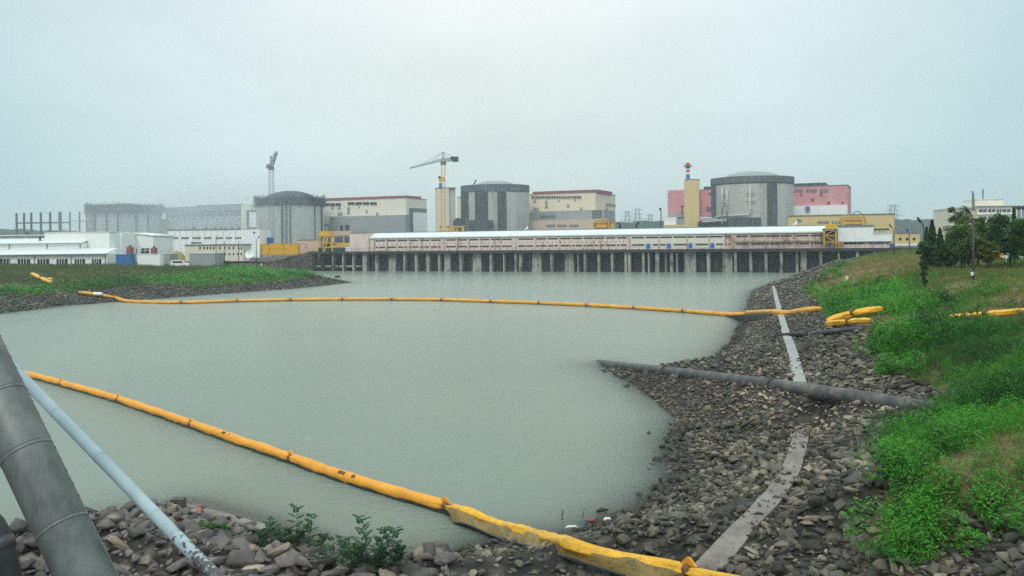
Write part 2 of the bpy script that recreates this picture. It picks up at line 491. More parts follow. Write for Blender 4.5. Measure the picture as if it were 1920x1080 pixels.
KSEG = None
def H(x, y, detail=True):
    x = np.asarray(x, float); y = np.asarray(y, float)
    s = sdist(x, y)
    n1 = fbm(x * .12, y * .12, 3)
    ss = s + n1 * 1.4 * np.clip(s / 4, 0, 1)
    hr = np.interp(ss, [-14, -6, 0, 3.5, 6.5, 12, 18, 28, 60], [-3, -1.5, 0, 1.1, 2.4, 4.3, 5.5, 6.0, 6.3])
    hl = np.interp(ss, [-14, -6, 0, 6, 15, 40, 80], [-3, -1.5, 0, 1.5, 2.3, 3.4, 4.2])
    wl = sstep(-18, -34, x) * sstep(60, 95, y)
    cap = 1.15 + .30 * np.maximum(0, x - 3) + np.maximum(0, y - 21 + .4 * np.maximum(0, x - 3)) * .45     # the bank falls away towards the bridge
    hr = np.minimum(hr, cap)
    h = hr * (1 - wl) + hl * wl
    t = (x - PIER.o[0]) * PIER.n[0] + (y - PIER.o[1]) * PIER.n[1]
    a = (x - PIER.o[0]) * PIER.u[0] + (y - PIER.o[1]) * PIER.u[1]
    k = sstep(3.8, 6.5, t) * sstep(-28, -3, a) + sstep(20, 60, t) * (1 - sstep(-28, -3, a))
    h = h * (1 - k) + (6.2 * k)
    h = np.maximum(h, ridge(x, y))
    if detail:
        land = np.clip(s / 2, 0, 1) * (1 - k)
        h = h + land * (fbm(x * .5, y * .5, 3) * .35 + n1 * .5 * np.clip((s - 8) / 8, 0, 1))
    if KSEG is not None:
        kd = np.full(x.shape, 9.0); kz = np.zeros(x.shape)
        near = (x > -14) & (x < 55) & (y < 160)
        if near.any():
            xx, yy = x[near], y[near]; dd = np.full(xx.shape, 9.0); zz = np.zeros(xx.shape)
            for X, Y, Wd, Z in KSEG:
                d = np.hypot(xx - X, yy - Y) - Wd
                m = d < dd; dd = np.where(m, d, dd); zz = np.where(m, Z, zz)
            kd[near] = dd; kz[near] = zz
        f = 1 - sstep(.15, 1.3, kd)
        h = h * (1 - f) + (kz - .10) * f
    far = sstep(900, 1500, np.hypot(x, y))
    return h + far * 2.0

def G(px, py, y0=9.0, y1=700.0):
    """where the photo pixel's line of sight meets the ground"""
    a, b = ray(px, py)
    Y = np.geomspace(y0, y1, 2500)
    hh = H(a * Y, Y); z = CH + b * Y
    i = np.argmax(z < np.maximum(hh, 0.0))
    if i == 0: i = len(Y) - 1
    return Vector((a * Y[i], Y[i], max(hh[i], 0.0)))

# vegetation outline, from the photo, as plan polygons
def plan(pts): return np.array([G(*p)[:2] for p in pts])
VEG_R = plan([(1540, 520), (1505, 545), (1545, 572), (1560, 600), (1612, 628), (1640, 655), (1668, 690), (1700, 722), (1775, 742), (1785, 765), (1770, 782), (1690, 800),
              (1660, 830), (1672, 862), (1650, 905), (1655, 950), (1640, 985), (1612, 1030), (1640, 1068), (1775, 1060), (1760, 1000), (1830, 955), (1990, 945)])
VEG_R = np.vstack([VEG_R, [(200, 20), (420, 200), (300, 330), PIER.w(185, 10, 0)[:2], PIER.w(176, 0, 0)[:2]]])
VEG_L = np.vstack([plan([(592, 519), (520, 531), (430, 534), (365, 541), (290, 532), (215, 541), (120, 551), (0, 556)]),
                   [(-150, 120), (-400, 150), (-400, 330), (-150, 330), (-90, 262)]])
def inpoly(poly, x, y):
    ins = np.zeros(np.shape(x), bool)
    for (ax, ay), (bx, by) in zip(poly, np.roll(poly, -1, axis=0)):
        ins ^= ((ay > y) != (by > y)) & (x < (bx - ax) * (y - ay) / (by - ay + 1e-12) + ax)
    return ins
def pdist(poly, x, y):
    d = np.full(np.shape(x), 1e9)
    for (ax, ay), (bx, by) in zip(poly, np.roll(poly, -1, axis=0)):
        ex, ey = bx - ax, by - ay
        t = np.clip(((x - ax) * ex + (y - ay) * ey) / (ex * ex + ey * ey + 1e-9), 0, 1)
        d = np.minimum(d, np.hypot(x - ax - t * ex, y - ay - t * ey))
    return np.where(inpoly(poly, x, y), d, -d)

def build_ground():
    ys = np.unique(np.concatenate([np.linspace(4, 24, 40), np.geomspace(24, 330, 330), np.geomspace(330, 4200, 40)]))
    us = np.concatenate([np.linspace(-2.2, -.8, 30)[:-1], np.linspace(-.8, .8, 360), np.linspace(.8, 2.2, 30)[1:]])
    Y, U = np.meshgrid(ys, us, indexing='ij'); X = U * (Y + 6)
    Z = H(X, Y)
    s = sdist(X, Y)
    veg = np.maximum(sstep(-.6, .6, pdist(VEG_R, X, Y)), sstep(-1, 1, pdist(VEG_L, X, Y)))
    t = (X - PIER.o[0]) * PIER.n[0] + (Y - PIER.o[1]) * PIER.n[1]
    veg = veg * (1 - sstep(5, 9, t) * (X < 130))
    veg = np.maximum(veg, sstep(700, 900, Y))
    gravel = 1 - sstep(5, 9, t)
    r, c = Y.shape
    idx = np.arange(r * c).reshape(r, c)
    q = np.stack([idx[:-1, :-1], idx[:-1, 1:], idx[1:, 1:], idx[1:, :-1]], -1).reshape(-1, 4)
    V = np.stack([X, Y, Z], -1).reshape(-1, 3)
    o = npmesh('ground', V, q, M['ground'], attrs={'veg': veg.ravel(), 'gravel': gravel.ravel()}, smooth=True)
    setp(o, kind='structure')
    keep = (Z.ravel()[q].min(1) < .35) & (Y.ravel()[q].max(1) < 420) & (t.ravel()[q].min(1) < 5.5)
    qw = q[keep]
    used = np.unique(qw); re = np.full(r * c, -1); re[used] = np.arange(len(used))
    Vw = V[used].copy(); Vw[:, 2] = 0
    w = npmesh('water', Vw, re[qw], M['water'], attrs={'depth': np.maximum(0, -Z.ravel()[used])}, smooth=True)
    setp(w, kind='structure')

def build_hills():
    for nm, pts, Yd, dep in (('hills', [(900, 425), (1060, 421), (1150, 417), (1240, 414), (1330, 412), (1500, 411), (1640, 411), (1700, 411.5), (1785, 412.5), (1900, 413), (2100, 414), (2400, 420)], 900.0, 400.0),
                         ('hills', [(-400, 424), (-150, 428), (0, 430), (60, 431), (160, 434), (300, 437), (480, 440), (650, 442), (820, 436), (1000, 436)], 1150.0, 500.0)):
        xs = np.linspace(pts[0][0], pts[-1][0], 160)
        yy = np.interp(xs, [p[0] for p in pts], [p[1] for p in pts])
        V = []; rows = 14
        for j in range(rows):
            f = j / (rows - 1)
            for i, (a, b) in enumerate(zip(xs, yy)):
                p = P(a, b, Yd)
                top = p.z + 3.0 * float(fbm(np.array(i * .8), np.array(3.0 + Yd)))
                prof = math.sin(min(1, f * 1.6) * math.pi / 2) if f < .62 else 1.0 - (f - .62) * .3
                V.append((p.x * (1 + (f - .62) * dep / Yd), Yd + (f - .62) * dep, 4 + (top - 4) * prof + (0 if f in (0, 1) else 2.2 * float(fbm(np.array(i * .9), np.array(j * 1.7))))))
        n = len(xs); idx = np.arange(rows * n).reshape(rows, n)
        q = np.stack([idx[:-1, :-1], idx[:-1, 1:], idx[1:, 1:], idx[1:, :-1]], -1).reshape(-1, 4)
        o = npmesh(nm, np.array(V), q, M['hill'], smooth=True)
        setp(o, kind='structure')

# ------------------------------------------------------------------ concrete strip along the bank
K_LOW = [((1494, 798), (1520, 799)), ((1478, 844), (1511, 845)), ((1464, 884), (1500, 886)), ((1430, 925), (1470, 928)), ((1406, 954), (1449, 957)), ((1368, 986), (1412, 990)), ((1333, 1027), (1386, 1031)), ((1298, 1060), (1356, 1064)), ((1262, 1090), (1328, 1096))]
K_UP = [((1447.5, 536), (1452, 536)), ((1449, 546), (1456, 546)), ((1453, 567), (1462, 567)), ((1459.5, 593), (1471, 593)), ((1467, 627), (1482, 627)), ((1473, 646), (1491, 646)), ((1479, 667), (1498, 667)), ((1483, 690), (1504, 690)), ((1488, 716), (1512, 716))]
K_LEFT = [((338, 946), (352, 945)), ((392, 962), (408, 957)), ((440, 977), (455, 971)), ((495, 993), (512, 986)), ((556, 1013), (572, 1006))]
def kerb_rows(pairs):
    L, R = [G(*a) for a, b in pairs], [G(*b) for a, b in pairs]
    zs = np.array([(a.z + b.z) / 2 for a, b in zip(L, R)])
    zs = np.polyval(np.polyfit(np.arange(len(zs)), zs, 2), np.arange(len(zs)))       # laid to an even grade
    L = [Vector((*W0(*a, z), z)) for (a, b), z in zip(pairs, zs)]; R = [Vector((*W0(*b, z), z)) for (a, b), z in zip(pairs, zs)]
    A, B = [], []
    for i in range(len(L) - 1):
        k_ = max(3, int((L[i + 1] - L[i]).length / .6))
        for k in range(k_):
            A.append(L[i].lerp(L[i + 1], k / k_)); B.append(R[i].lerp(R[i + 1], k / k_))
    A.append(L[-1]); B.append(R[-1])
    for it in range(3):
        A = [A[0]] + [(A[i - 1] + A[i] * 2 + A[i + 1]) / 4 for i in range(1, len(A) - 1)] + [A[-1]]
        B = [B[0]] + [(B[i - 1] + B[i] * 2 + B[i + 1]) / 4 for i in range(1, len(B) - 1)] + [B[-1]]
    return A, B
def kerb(rows, mt, tot=.45):
    A, B = rows; V, Fc = [], []
    for i, (a, b) in enumerate(zip(A, B)):
        j = [float(fbm(np.array(i * .9 + k * 31), np.array(k * 7.7), 2)) * .07 for k in (0, 1)]
        a2, b2 = a + (a - b).normalized() * j[0], b + (b - a).normalized() * j[1]
        if i % 4 == 2 and i + 1 < len(A):      # an open joint between two castings
            for t_, dz in ((.0, 0), (.012, -.06), (.04, -.06)):
                p_, q_ = A[i - 1].lerp(a, 1 - .05 + t_), B[i - 1].lerp(b, 1 - .05 + t_)
                c_ = (p_ + q_) / 2
                V += [(p_.x, p_.y, p_.z - tot), (p_.x, p_.y, p_.z + dz), (c_.x, c_.y, c_.z + dz), (q_.x, q_.y, q_.z + dz), (q_.x, q_.y, q_.z - tot)]
        V += [(a2.x, a2.y, a2.z - tot), (a2.x, a2.y, a2.z), (a2.x * .5 + b2.x * .5, a2.y * .5 + b2.y * .5, a2.z * .5 + b2.z * .5 + .015), (b2.x, b2.y, b2.z), (b2.x, b2.y, b2.z - tot)]
    for i in range(len(V) // 5 - 1):
        for k in range(4):
            Fc.append((i * 5 + k, i * 5 + k + 1, (i + 1) * 5 + k + 1, (i + 1) * 5 + k))
    m = MB(); m.add(V, [f[::-1] for f in Fc] + [(0, 1, 2, 3, 4), tuple(range(len(V) - 1, len(V) - 6, -1))])
    return setp(m.build('kerb_strip', M[mt]), kind='structure')
KR = [kerb_rows(k) for k in (K_LOW, K_UP, K_LEFT)]
KSEG = [((a.x + b.x) / 2, (a.y + b.y) / 2, math.hypot(a.x - b.x, a.y - b.y) / 2, (a.z + b.z) / 2) for r in KR for a, b in zip(*r)]
kerb(KR[0], 'kerb_mud'); kerb(KR[1], 'kerb'); kerb(KR[2], 'kerb_mud')
KP = np.array(KSEG)
def kerbdist(x, y):
    d = np.full(x.shape, 9.0)
    for kx, ky, kw, kz in KP: d = np.minimum(d, np.hypot(x - kx, y - ky) - kw)
    return d
build_ground()
build_hills()
# ------------------------------------------------------------------ reactors
NB = (-PU[0], -PU[1])
def px_arc(cx, half, x):       # photo column on a cylinder -> angle facing the camera
    return math.asin(max(-.999, min(.999, (x - cx) / half)))

def reactor(label, x0, x1, Y, ring_b, ring_t, dome_t, mats, over, arcs, dome_half=None, group='reactor buildings'):
    cx = (x0 + x1) / 2
    c = P(cx, 420, Y); R = (x1 - x0) / 2 / FP * math.hypot(c.x, c.y) * .995
    z = lambda py: P(cx, py, Y).z
    r = R - over
    T = thing('reactor_building', label, 'reactor building', (c.x, c.y, 6.0), group)
    MB().lathe(c, [(r, 5.5), (r, z(ring_b) + .2)], 72, close=False).build('wall', mats[0], T, True)
    MB().lathe(c, [(r - .1, z(ring_b)), (R, z(ring_b) + 1.0), (R, z(ring_t)), (R - .6, z(ring_t)), (R - .6, z(ring_t) - 1.2)], 72, close=False).build('parapet', mats[1], T)
    MB().lathe(c, [(R - .5, z(ring_t) - 1.1)] + [((dome_half or R * .8) * math.cos(t), z(ring_t) - 1.0 + (z(dome_t) - z(ring_t) + 1.0) * math.sin(t)) for t in np.linspace(0, math.pi / 2 - .02, 12)], 64).build('dome', mats[2], T, True)
    base = math.atan2(-c.y, -c.x)
    half = (x1 - x0) / 2 * r / R
    for a, b, mt, proud in arcs:
        t0, t1 = base + px_arc(cx, half, a), base + px_arc(cx, half, b)
        n = max(3, int(abs(t1 - t0) / .06))
        zt = z(ring_b) + .1
        m = MB()
        for k in range(n):
            s0, s1 = t0 + (t1 - t0) * k / n, t0 + (t1 - t0) * (k + 1) / n
            q = []
            for zz in (5.6, zt):
                for rr, ss in ((r + proud, s0), (r + proud, s1), (r - .3, s1), (r - .3, s0)):
                    q.append((c.x + rr * math.cos(ss), c.y + rr * math.sin(ss), zz))
            m.hexa(q)
        m.build('buttress', M[mt], T)
    return T, c, r, R, z

R1, c1, r1, RR1, z1 = reactor('grey concrete reactor building with pale pipes on its wall between pink halls', 1337, 1484.5, 486, 349, 334.5, 321.5,
    (M['conc'], M['ring'], M['dome']), .55, [(1339, 1348, 'conc_dark', .3), (1436, 1452, 'conc_dark', .5)], 16.0)
R2, c2, r2, RR2, z2 = reactor('grey reactor building with broad black damp bands behind the yellow tower crane', 864, 994, 550, 363.5, 349, 339,
    (M['conc'], M['ring'], M['dome']), .35, [(865.5, 880, 'conc_dark', .4), (893, 916, 'conc_dark', .6), (933, 949, 'conc_dark', .4)], 13.5)
R3, c3, r3, RR3, z3 = reactor('unfinished reactor building with black scaffolded top and pale streaked wall', 482, 607, 612, 388, 372, 358,
    (M['conc'], M['ring_dark'], M['ring_dark']), 1.0, [(529, 532.5, 'conc_dark', .4), (536.5, 539, 'conc_dark', .4), (543, 546, 'conc_dark', .4), (586, 588, 'conc_dark', .3), (598, 600.5, 'conc_dark', .4)], 17.0)
R4, c4, r4, RR4, z4 = reactor('most hazed unfinished reactor building with ragged reinforcement along its rim', 173, 296, 690, 401, 386, 381,
    (M['conc_haze'], M['ring_dark'], M['ring']), 2.2, [(186, 190, 'conc_dark', .4), (205, 208, 'conc_dark', .3), (222, 225, 'conc_dark', .4), (250, 254, 'conc_dark', .3), (268, 272, 'conc_dark', .4)], 15.0)
# ragged reinforcement on the two unfinished shells
for T, c, R, z, zb in ((R4, c4, RR4, z4, 386), (R3, c3, RR3, z3, 372)):
    m = MB()
    for k in range(150):
        t = 2 * math.pi * k / 150
        p = (c.x + (R - .3) * math.cos(t), c.y + (R - .3) * math.sin(t))
        m.bar((*p, z(zb) - .5), (p[0], p[1], z(zb) + random.uniform(.4, 2.6)), .16)
    m.build('reinforcement', M['steel_dark'], T)
    m = MB()
    for k in range(48):
        t = 2 * math.pi * k / 48
        a = (c.x + (R + .8) * math.cos(t), c.y + (R + .8) * math.sin(t)); b = (c.x + (R - 2.4) * math.cos(t), c.y + (R - 2.4) * math.sin(t))
        m.bar((*a, z(zb) + 1.2), (*a, z(zb + 14)), .18)
        m.bar((*a, z(zb + 14)), (*b, z(zb + 22)), .2)
        t2 = 2 * math.pi * (k + 1) / 48
        a2 = (c.x + (R + .8) * math.cos(t2), c.y + (R + .8) * math.sin(t2))
        m.bar((*a, z(zb + 2)), (*a2, z(zb + 2)), .14); m.bar((*a, z(zb + 10)), (*a2, z(zb + 10)), .14)
    m.build('scaffold', M['steel_dark'], T)
# pipes and plant on the first reactor
fr1 = Fr((c1.x + 0, c1.y - r1 - .8), (1, 0.0))
def fpt(fr, px, py, t=0):
    a, z = fr.px(px, py, t); return Vector(fr.w(a, t, z))
def on_cyl(c, r, px, py):
    ra, rb = ray(px, py)
    A = ra * ra + 1; B = -2 * (ra * c.x + c.y); C = c.x ** 2 + c.y ** 2 - r * r
    D = B * B - 4 * A * C
    k = (-B - math.sqrt(max(0, D))) / (2 * A)
    return Vector((ra * k, k, CH + rb * k))
for pts in ([(1354, 352), (1354, 404)], [(1406, 350), (1406, 399), (1404, 402), (1395, 403), (1370, 404), (1340, 407)], [(1363, 356), (1363, 404)]):
    MB().tube([on_cyl(c1, r1 + 1.2, *p) for p in pts], .42, 8).build('pipe', M['pipe_white'], R1, True)
m = MB()
for a, b in (((1399, 363), (1416, 363)), ((1399, 378), (1416, 378)), ((1351, 366), (1364, 366)), ((1351, 381), (1364, 381)), ((1408, 394), (1412, 394))):
    m.bar(on_cyl(c1, r1 + 1.1, *a), on_cyl(c1, r1 + 1.1, *b), .35)
m.build('bracket', M['steel_dark'], R1)
m = MB(); rect(m, fr1, 1366, 408, 1427, 424, -3, 1.5, z0=5.5); m.build('annex', M['conc_dark'], R1)
m = MB()
for x in (1373, 1385, 1398, 1411, 1421):
    rect(m, fr1, x - .5, 411, x + .5, 424, -3.4, -3.0, z0=5.6)
m.build('downpipe', M['steel_mid'], R1)
m = MB(); rect(m, fr1, 1312, 415, 1366, 428, -1, 4, z0=5.5); m.build('plinth', M['steel_dark'], R1)
for pts in ([(1312, 412), (1330, 411), (1345, 411)], [(1316, 416), (1334, 415), (1352, 413), (1354, 420)], [(1310, 408), (1336, 409)]):
    MB().tube([fpt(fr1, x, y, -3) for x, y in pts], .4, 8).build('pipe', M['pipe_white'], R1, True)
# dark annex by the second reactor
fr2 = Fr((c2.x, c2.y - r2 - 1.0), (1, 0))
m = MB(); rect(m, fr2, 850, 413, 924, 432, -5, 2, z0=5.5)
rect(m, fr2, 852, 409, 876, 413, -4, 1, z1=None); m.build('annex', M['conc_dark'], R2)
m = MB()
for a, b in (((887.5, 346), (893, 338)), ((890, 345), (892, 336.5))):
    m.bar(P(a[0], a[1], 540), P(b[0], b[1], 540), .5)
m.build('rim_derrick', M['steel_dark'], R2)
m = MB()
for k in range(13):
    x = 905 + k * 6.1
    p = on_cyl(c2, RR2 + .05, x, 351 + (k % 3)); q = on_cyl(c2, RR2 + .05, x, 357 + (k * 5) % 4)
    if (k * 7) % 4: m.bar(p, q, .5)
m.build('bleached_streak', M['dome'], R2)

# ------------------------------------------------------------------ turbine halls
def hall(label, corner, Yc, xl, xr, top, mat, wins, extra, roofmat, roof_px, grp='turbine halls'):
    p = P(corner, 420, Yc)
    fr = Fr((p.x, p.y), PU)
    T = thing('turbine_hall', label, 'industrial hall', (p.x, p.y, 6), grp)
    al = fr.px(xl, 400)[0]; zt = fr.px(corner, top)[1]
    # depth of the end wall from the photo column of its far edge
    ra, _ = ray(xr, 400); L = (ra * p.y - p.x) / (fr.n[0] - ra * fr.n[1])
    MB().fbox(fr, al, 0, 0, L, 5.5, zt).build('wall', mat, T)
    if roof_px:
        for xa, xb in roof_px:
            a0, a1 = fr.px(xa, top)[0], fr.px(xb, top)[0]
            MB().fbox(fr, a0, a1, 2.0, L * .8, zt - .3, zt + 2.0).build('roof_light', roofmat, T)
    MB().fbox(fr, al - .2, .3, -.25, L + .3, zt - .02, zt + .35).build('roof', M['steel_mid'], T)
    for x0, y0, x1, y1, mt in wins:
        m = MB(); a0, a1, zb, ztp = rect(m, fr, x0, y0, x1, y1, -.12, .3)
        w = m.build('window', M[mt], T)
        MB().fbox(fr, a0 - .15, a1 + .15, -.3, -.1, zb - .35, zb - .05).build('sill', M['steel_mid'], w)
    for nm, x0, y0, x1, y1, t0, t1, mt in extra:
        m = MB(); rect(m, fr, x0, y0, x1, y1, t0, t1, z0=5.5 if y1 > 425 else None); m.build(nm, M[mt], T)
    return T, fr, L, zt

def winrow(x0, x1, y0, y1, n, gap=.25, mt='glass', skip=()):
    w = (x1 - x0) / n
    return [(x0 + i * w, y0, x0 + (i + 1) * w - w * gap, y1, mt) for i in range(n) if i not in skip]

H1, fh1, L1, _ = hall('pink clad turbine hall with white lower storey behind the rightmost reactor', 1590, 493, 1311, 1596, 347, M['pink'],
    winrow(1485, 1554, 355, 359, 13, .3, 'glass_blue', (4, 9)) + [(1328, 361, 1333, 364.5, 'glass_blue'), (1335, 361, 1339, 364.5, 'glass_blue'), (1521, 372, 1526, 376.5, 'tank_red'), (1551, 378, 1556, 382.5, 'tank_red'), (1578, 378, 1582, 381, 'tank_red'), (1501, 362, 1504, 366, 'tank_red'), (1537, 362, 1542, 367, 'tank_red'),
                                                            (1324, 388, 1336, 390, 'tank_red'), (1324, 393, 1334, 395, 'tank_red')],
    [('lower_storey', 1480, 385.5, 1589, 428, -1.5, .2, 'white')], M['steel_dark'], [(1318, 1547)])
for x in (1482.5, 1514):
    m = MB(); rect(m, fh1, x - 4, 387, x + 4, 393, -3.0, -1.5); m.build('cooling_unit', M['blue'], H1)
    m = MB(); rect(m, fh1, x - 2.5, 393, x + 3.5, 396.5, -2.7, -1.5); m.build('cooling_unit', M['steel_mid'], H1)
p_ = P(1283, 400, 520); fp2 = Fr((p_.x, p_.y), PU)
T = thing('pink_annex', 'plain pink block with white base beside the ochre stair tower', 'industrial building', (p_.x, p_.y, 6))
m = MB(); rect(m, fp2, 1252, 356, 1312, 425, 6, 26, z0=5.5); m.build('wall', M['pink'], T)
m = MB(); rect(m, fp2, 1254, 400, 1290, 407, 5, 6); m.build('vent_band', M['grey_wall'], T)
m = MB(); rect(m, fp2, 1245, 407.5, 1268, 425, 0, 5.0, z0=5.5); m.build('side_block', M['white'], T)
m = MB(); rect(m, fp2, 1266, 410, 1284, 425, .3, 5.0, z0=5.5); m.build('side_block', M['grey_wall'], T)
m = MB(); rect(m, fp2, 1244, 421.5, 1284, 430, -2, -.2, z0=5.5); m.build('side_block', M['yellow_wall'], T)
m = MB(); m.tube([fpt(fp2, 1276, 387, 1), fpt(fp2, 1283, 387, 1)], .4, 8); m.tube([fpt(fp2, 1279, 387, 1), fpt(fp2, 1279, 402, 1)], .4, 8); m.build('pipe', M['steel_dark'], T)

p_ = P(1283, 400, 470); ft = Fr((p_.x, p_.y), (.97, -.24))
T = thing('stair_tower', 'tall plain ochre stair tower carrying the red and white stack', 'tower', (p_.x, p_.y, 6))
m = MB(); rect(m, ft, 1283, 336.5, 1310.5, 425, 0, 9, z0=5.5); m.build('wall', M['yellow_wall'], T)
m = MB(); rect(m, ft, 1282.6, 335.8, 1311, 337, -.15, 9.2); m.build('roof', M['steel_mid'], T)
T = thing('ventilation_stack', 'short banded red white and blue stack with a platform on the ochre tower', 'chimney', P(1290, 336, 474))
cst = P(1290, 336, 474)
for nm, y0, y1, mt, dx in (('blue_band', 336.2, 327, 'blue_paint', 0), ('white_band', 327, 323, 'white_paint', .0), ('red_band', 323, 319, 'red_paint', 0), ('white_band', 319, 316, 'white_paint', 0), ('red_band', 316, 312.5, 'red_paint', 0)):
    MB().lathe(cst, [(1.05, P(1290, y0, 474).z), (1.05, P(1290, y1, 474).z)], 16).build(nm, M[mt], T, False)
zp = P(1290, 313, 474).z
m = MB().lathe(cst, [(2.1, zp), (2.1, zp + .3), (0.5, zp + .3)], 16)
for k in range(10):
    t = 2 * math.pi * k / 10
    m.bar((cst.x + 2 * math.cos(t), cst.y + 2 * math.sin(t), zp + .2), (cst.x + 2 * math.cos(t), cst.y + 2 * math.sin(t), zp + 1.1), .12)
m.lathe(cst, [(2.05, zp + 1.0), (2.05, zp + 1.15)], 16, close=False)
m.build('platform', M['steel_dark'], T)
MB().lathe(cst, [(.9, zp + .3), (.9, zp + 2.2)], 12).build('cap', M['red_paint'], T)

# ochre low block behind the pump house
p_ = P(1677, 420, 300); fy = Fr((p_.x, p_.y), PU)
T = thing('ochre_annex', 'long low ochre building with two window strips behind the pump house', 'industrial building', (p_.x, p_.y, 6))
m = MB(); a0, a1, zb, zt = rect(m, fy, 1478, 403.5, 1677, 470, 0, 12, z0=5.5); m.build('wall', M['yellow_wall'], T)
MB().fbox(fy, a0 - .2, a1 + .2, -.25, 12.2, zt - .02, zt + .3).build('roof', M['steel_mid'], T)
for x0, x1 in ((1533.5, 1553.5), (1560, 1575)):
    m = MB(); rect(m, fy, x0, 414.5, x1, 419, -.1, .2); w = m.build('window', M['glass_blue'], T)
    m = MB()
    for k in range(1, 6):
        xx = x0 + (x1 - x0) * k / 6; rect(m, fy, xx - .35, 414.5, xx + .35, 419, -.2, -.1)
    m.build('mullion', M['white_paint'], w)
p_ = P(1678, 450, 268); fz = Fr((p_.x, p_.y), PU)
T = thing('ochre_hut', 'small ochre building with three round vents beyond the pier end', 'building', (p_.x, p_.y, 6))
m = MB(); a0, a1, zb, zt = rect(m, fz, 1678, 437.5, 1725, 463.5, 0, 8, z0=5.5); m.build('wall', M['yellow_wall'], T)
MB().fbox(fz, a0 - .15, a1 + .15, -.2, 8.2, zt - .02, zt + .22).build('roof', M['steel_mid'], T)
MB().fbox(fz, a0, a1, -.15, .0, 6.0, 6.9).build('plinth', M['white'], T)
for x in (1688, 1701, 1714):
    p = fpt(fz, x, 448, -.1); q = fpt(fz, x, 448, .2)
    MB().tube([p, q], .42, 14).build('vent', M['glass'], T)

H2, fh2, L2, zt2 = hall('beige turbine hall with red roof lights beyond the second reactor', 1117, 554, 857, 1154, 361, M['beige'],
    winrow(996, 1091, 367.5, 371.5, 22, .3, 'glass') + [(1000, 374, 1005, 379, 'grey_wall'), (1022, 376, 1027, 381, 'grey_wall'), (1022, 384, 1027, 389, 'grey_wall'), (999, 389, 1010, 394, 'grey_wall'),
                  (1046.5, 375, 1049, 377.5, 'grey_wall'), (1063, 383, 1067.5, 388, 'grey_wall'), (1087.5, 388.5, 1092, 393, 'grey_wall'), (1076.5, 372.5, 1079, 375.5, 'grey_wall')],
    [('lower_storey', 994, 395, 1133, 415, -6, .2, 'grey_wall'), ('canopy', 1012, 401, 1040, 405, -7.5, -6.0, 'steel_mid'), ('annex', 977.5, 412.5, 1128, 432, -16, -5.5, 'peach')], M['red_roof'], [(996, 1010), (1012.5, 1118)])
for x0 in (1024, 1045.5, 1067.5):
    m = MB(); rect(m, fh2, x0, 421, x0 + 17, 426, -16.1, -15.8); w = m.build('window', M['glass_blue'], H2)
    m = MB()
    for k in range(1, 5): rect(m, fh2, x0 + 17 * k / 5 - .5, 421, x0 + 17 * k / 5 + .5, 426, -16.25, -16.1)
    m.build('mullion', M['peach'], w)
H3, fh3, L3, zt3 = hall('beige turbine hall with grey lower wall beside the scaffolded reactor', 762, 611, 600, 800, 371.5, M['beige2'],
    winrow(609, 640, 381, 385.5, 3, .1) + winrow(652, 708, 379, 383.5, 4, .12) + [(621, 387, 626, 391, 'grey_wall'), (633, 386, 639, 391, 'grey_wall'), (651, 387.5, 656, 393, 'grey_wall'), (651, 395, 656, 400, 'grey_wall'),
        (633, 398, 642, 403.5, 'grey_wall'), (685.5, 393, 689, 398, 'grey_wall'), (705, 398, 709, 402.5, 'grey_wall'), (671.5, 386, 674, 389, 'grey_wall')],
    [('lower_storey', 617, 404.5, 760, 436, -5, .2, 'grey_wall'), ('window_strip', 605, 421, 617, 423.5, -.2, .2, 'glass'), ('vent', 638, 422, 643, 425.5, -5.2, -4.8, 'glass'), ('vent', 647, 421.5, 655, 425.5, -5.2, -4.8, 'glass'), ('vent', 622, 408, 625, 413, -5.2, -4.8, 'glass'), ('low_wing', 620, 433, 660, 445, -20, -8, 'peach')], M['red_roof'], [(607, 759)])
H4, fh4, L4, zt4 = hall('hazed unfinished turbine hall with open steel upper frame', 452, 671, 298, 485, 408, M['grey_wall'], [], [], None, None)
# open frame of the unfinished hall
m = MB()
za, zb = 5.6, fh4.px(452, 384)[1]
al = fh4.px(300, 400)[0]
for k in range(15):
    a = al * (1 - k / 14)
    for t in (0.5, 14):
        m.fbox(fh4, a - .5, a + .5, t, t + .9, fh4.px(452, 409)[1], zb)
for t in (0.4, 13.9):
    m.fbox(fh4, al, 0, t - .2, t + 1.2, zb - 3.6, zb); m.fbox(fh4, al, 0, t - .1, t + 1.1, zb - 12.5, zb - 10.2)
m.fbox(fh4, al, 0, .2, 15, zb - 13.0, zb - 12.4)
for k in range(28):
    a = al * (1 - k / 28)
    m.bar(fh4.w(a, .6, zb - 3.6), fh4.w(a + (-al) / 28, .6, zb - 10.2), .3)
m.build('steel_frame', M['steel_mid'], H4)
MB().fbox(fh4, al, -.5, 6, 6.6, fh4.px(452, 405)[1], zb - 1.5).build('rear_wall', M['conc_haze'], H4)
MB().fbox(fh4, al * .55, 0, 1, 13, zb, zb + .7).build('roof_beam', M['steel_dark'], H4)
MB().fbox(fh4, -.2, 8.5, .3, L4 - 2, 5.5, zb + .2).build('end_wall', M['beige2'], H4)
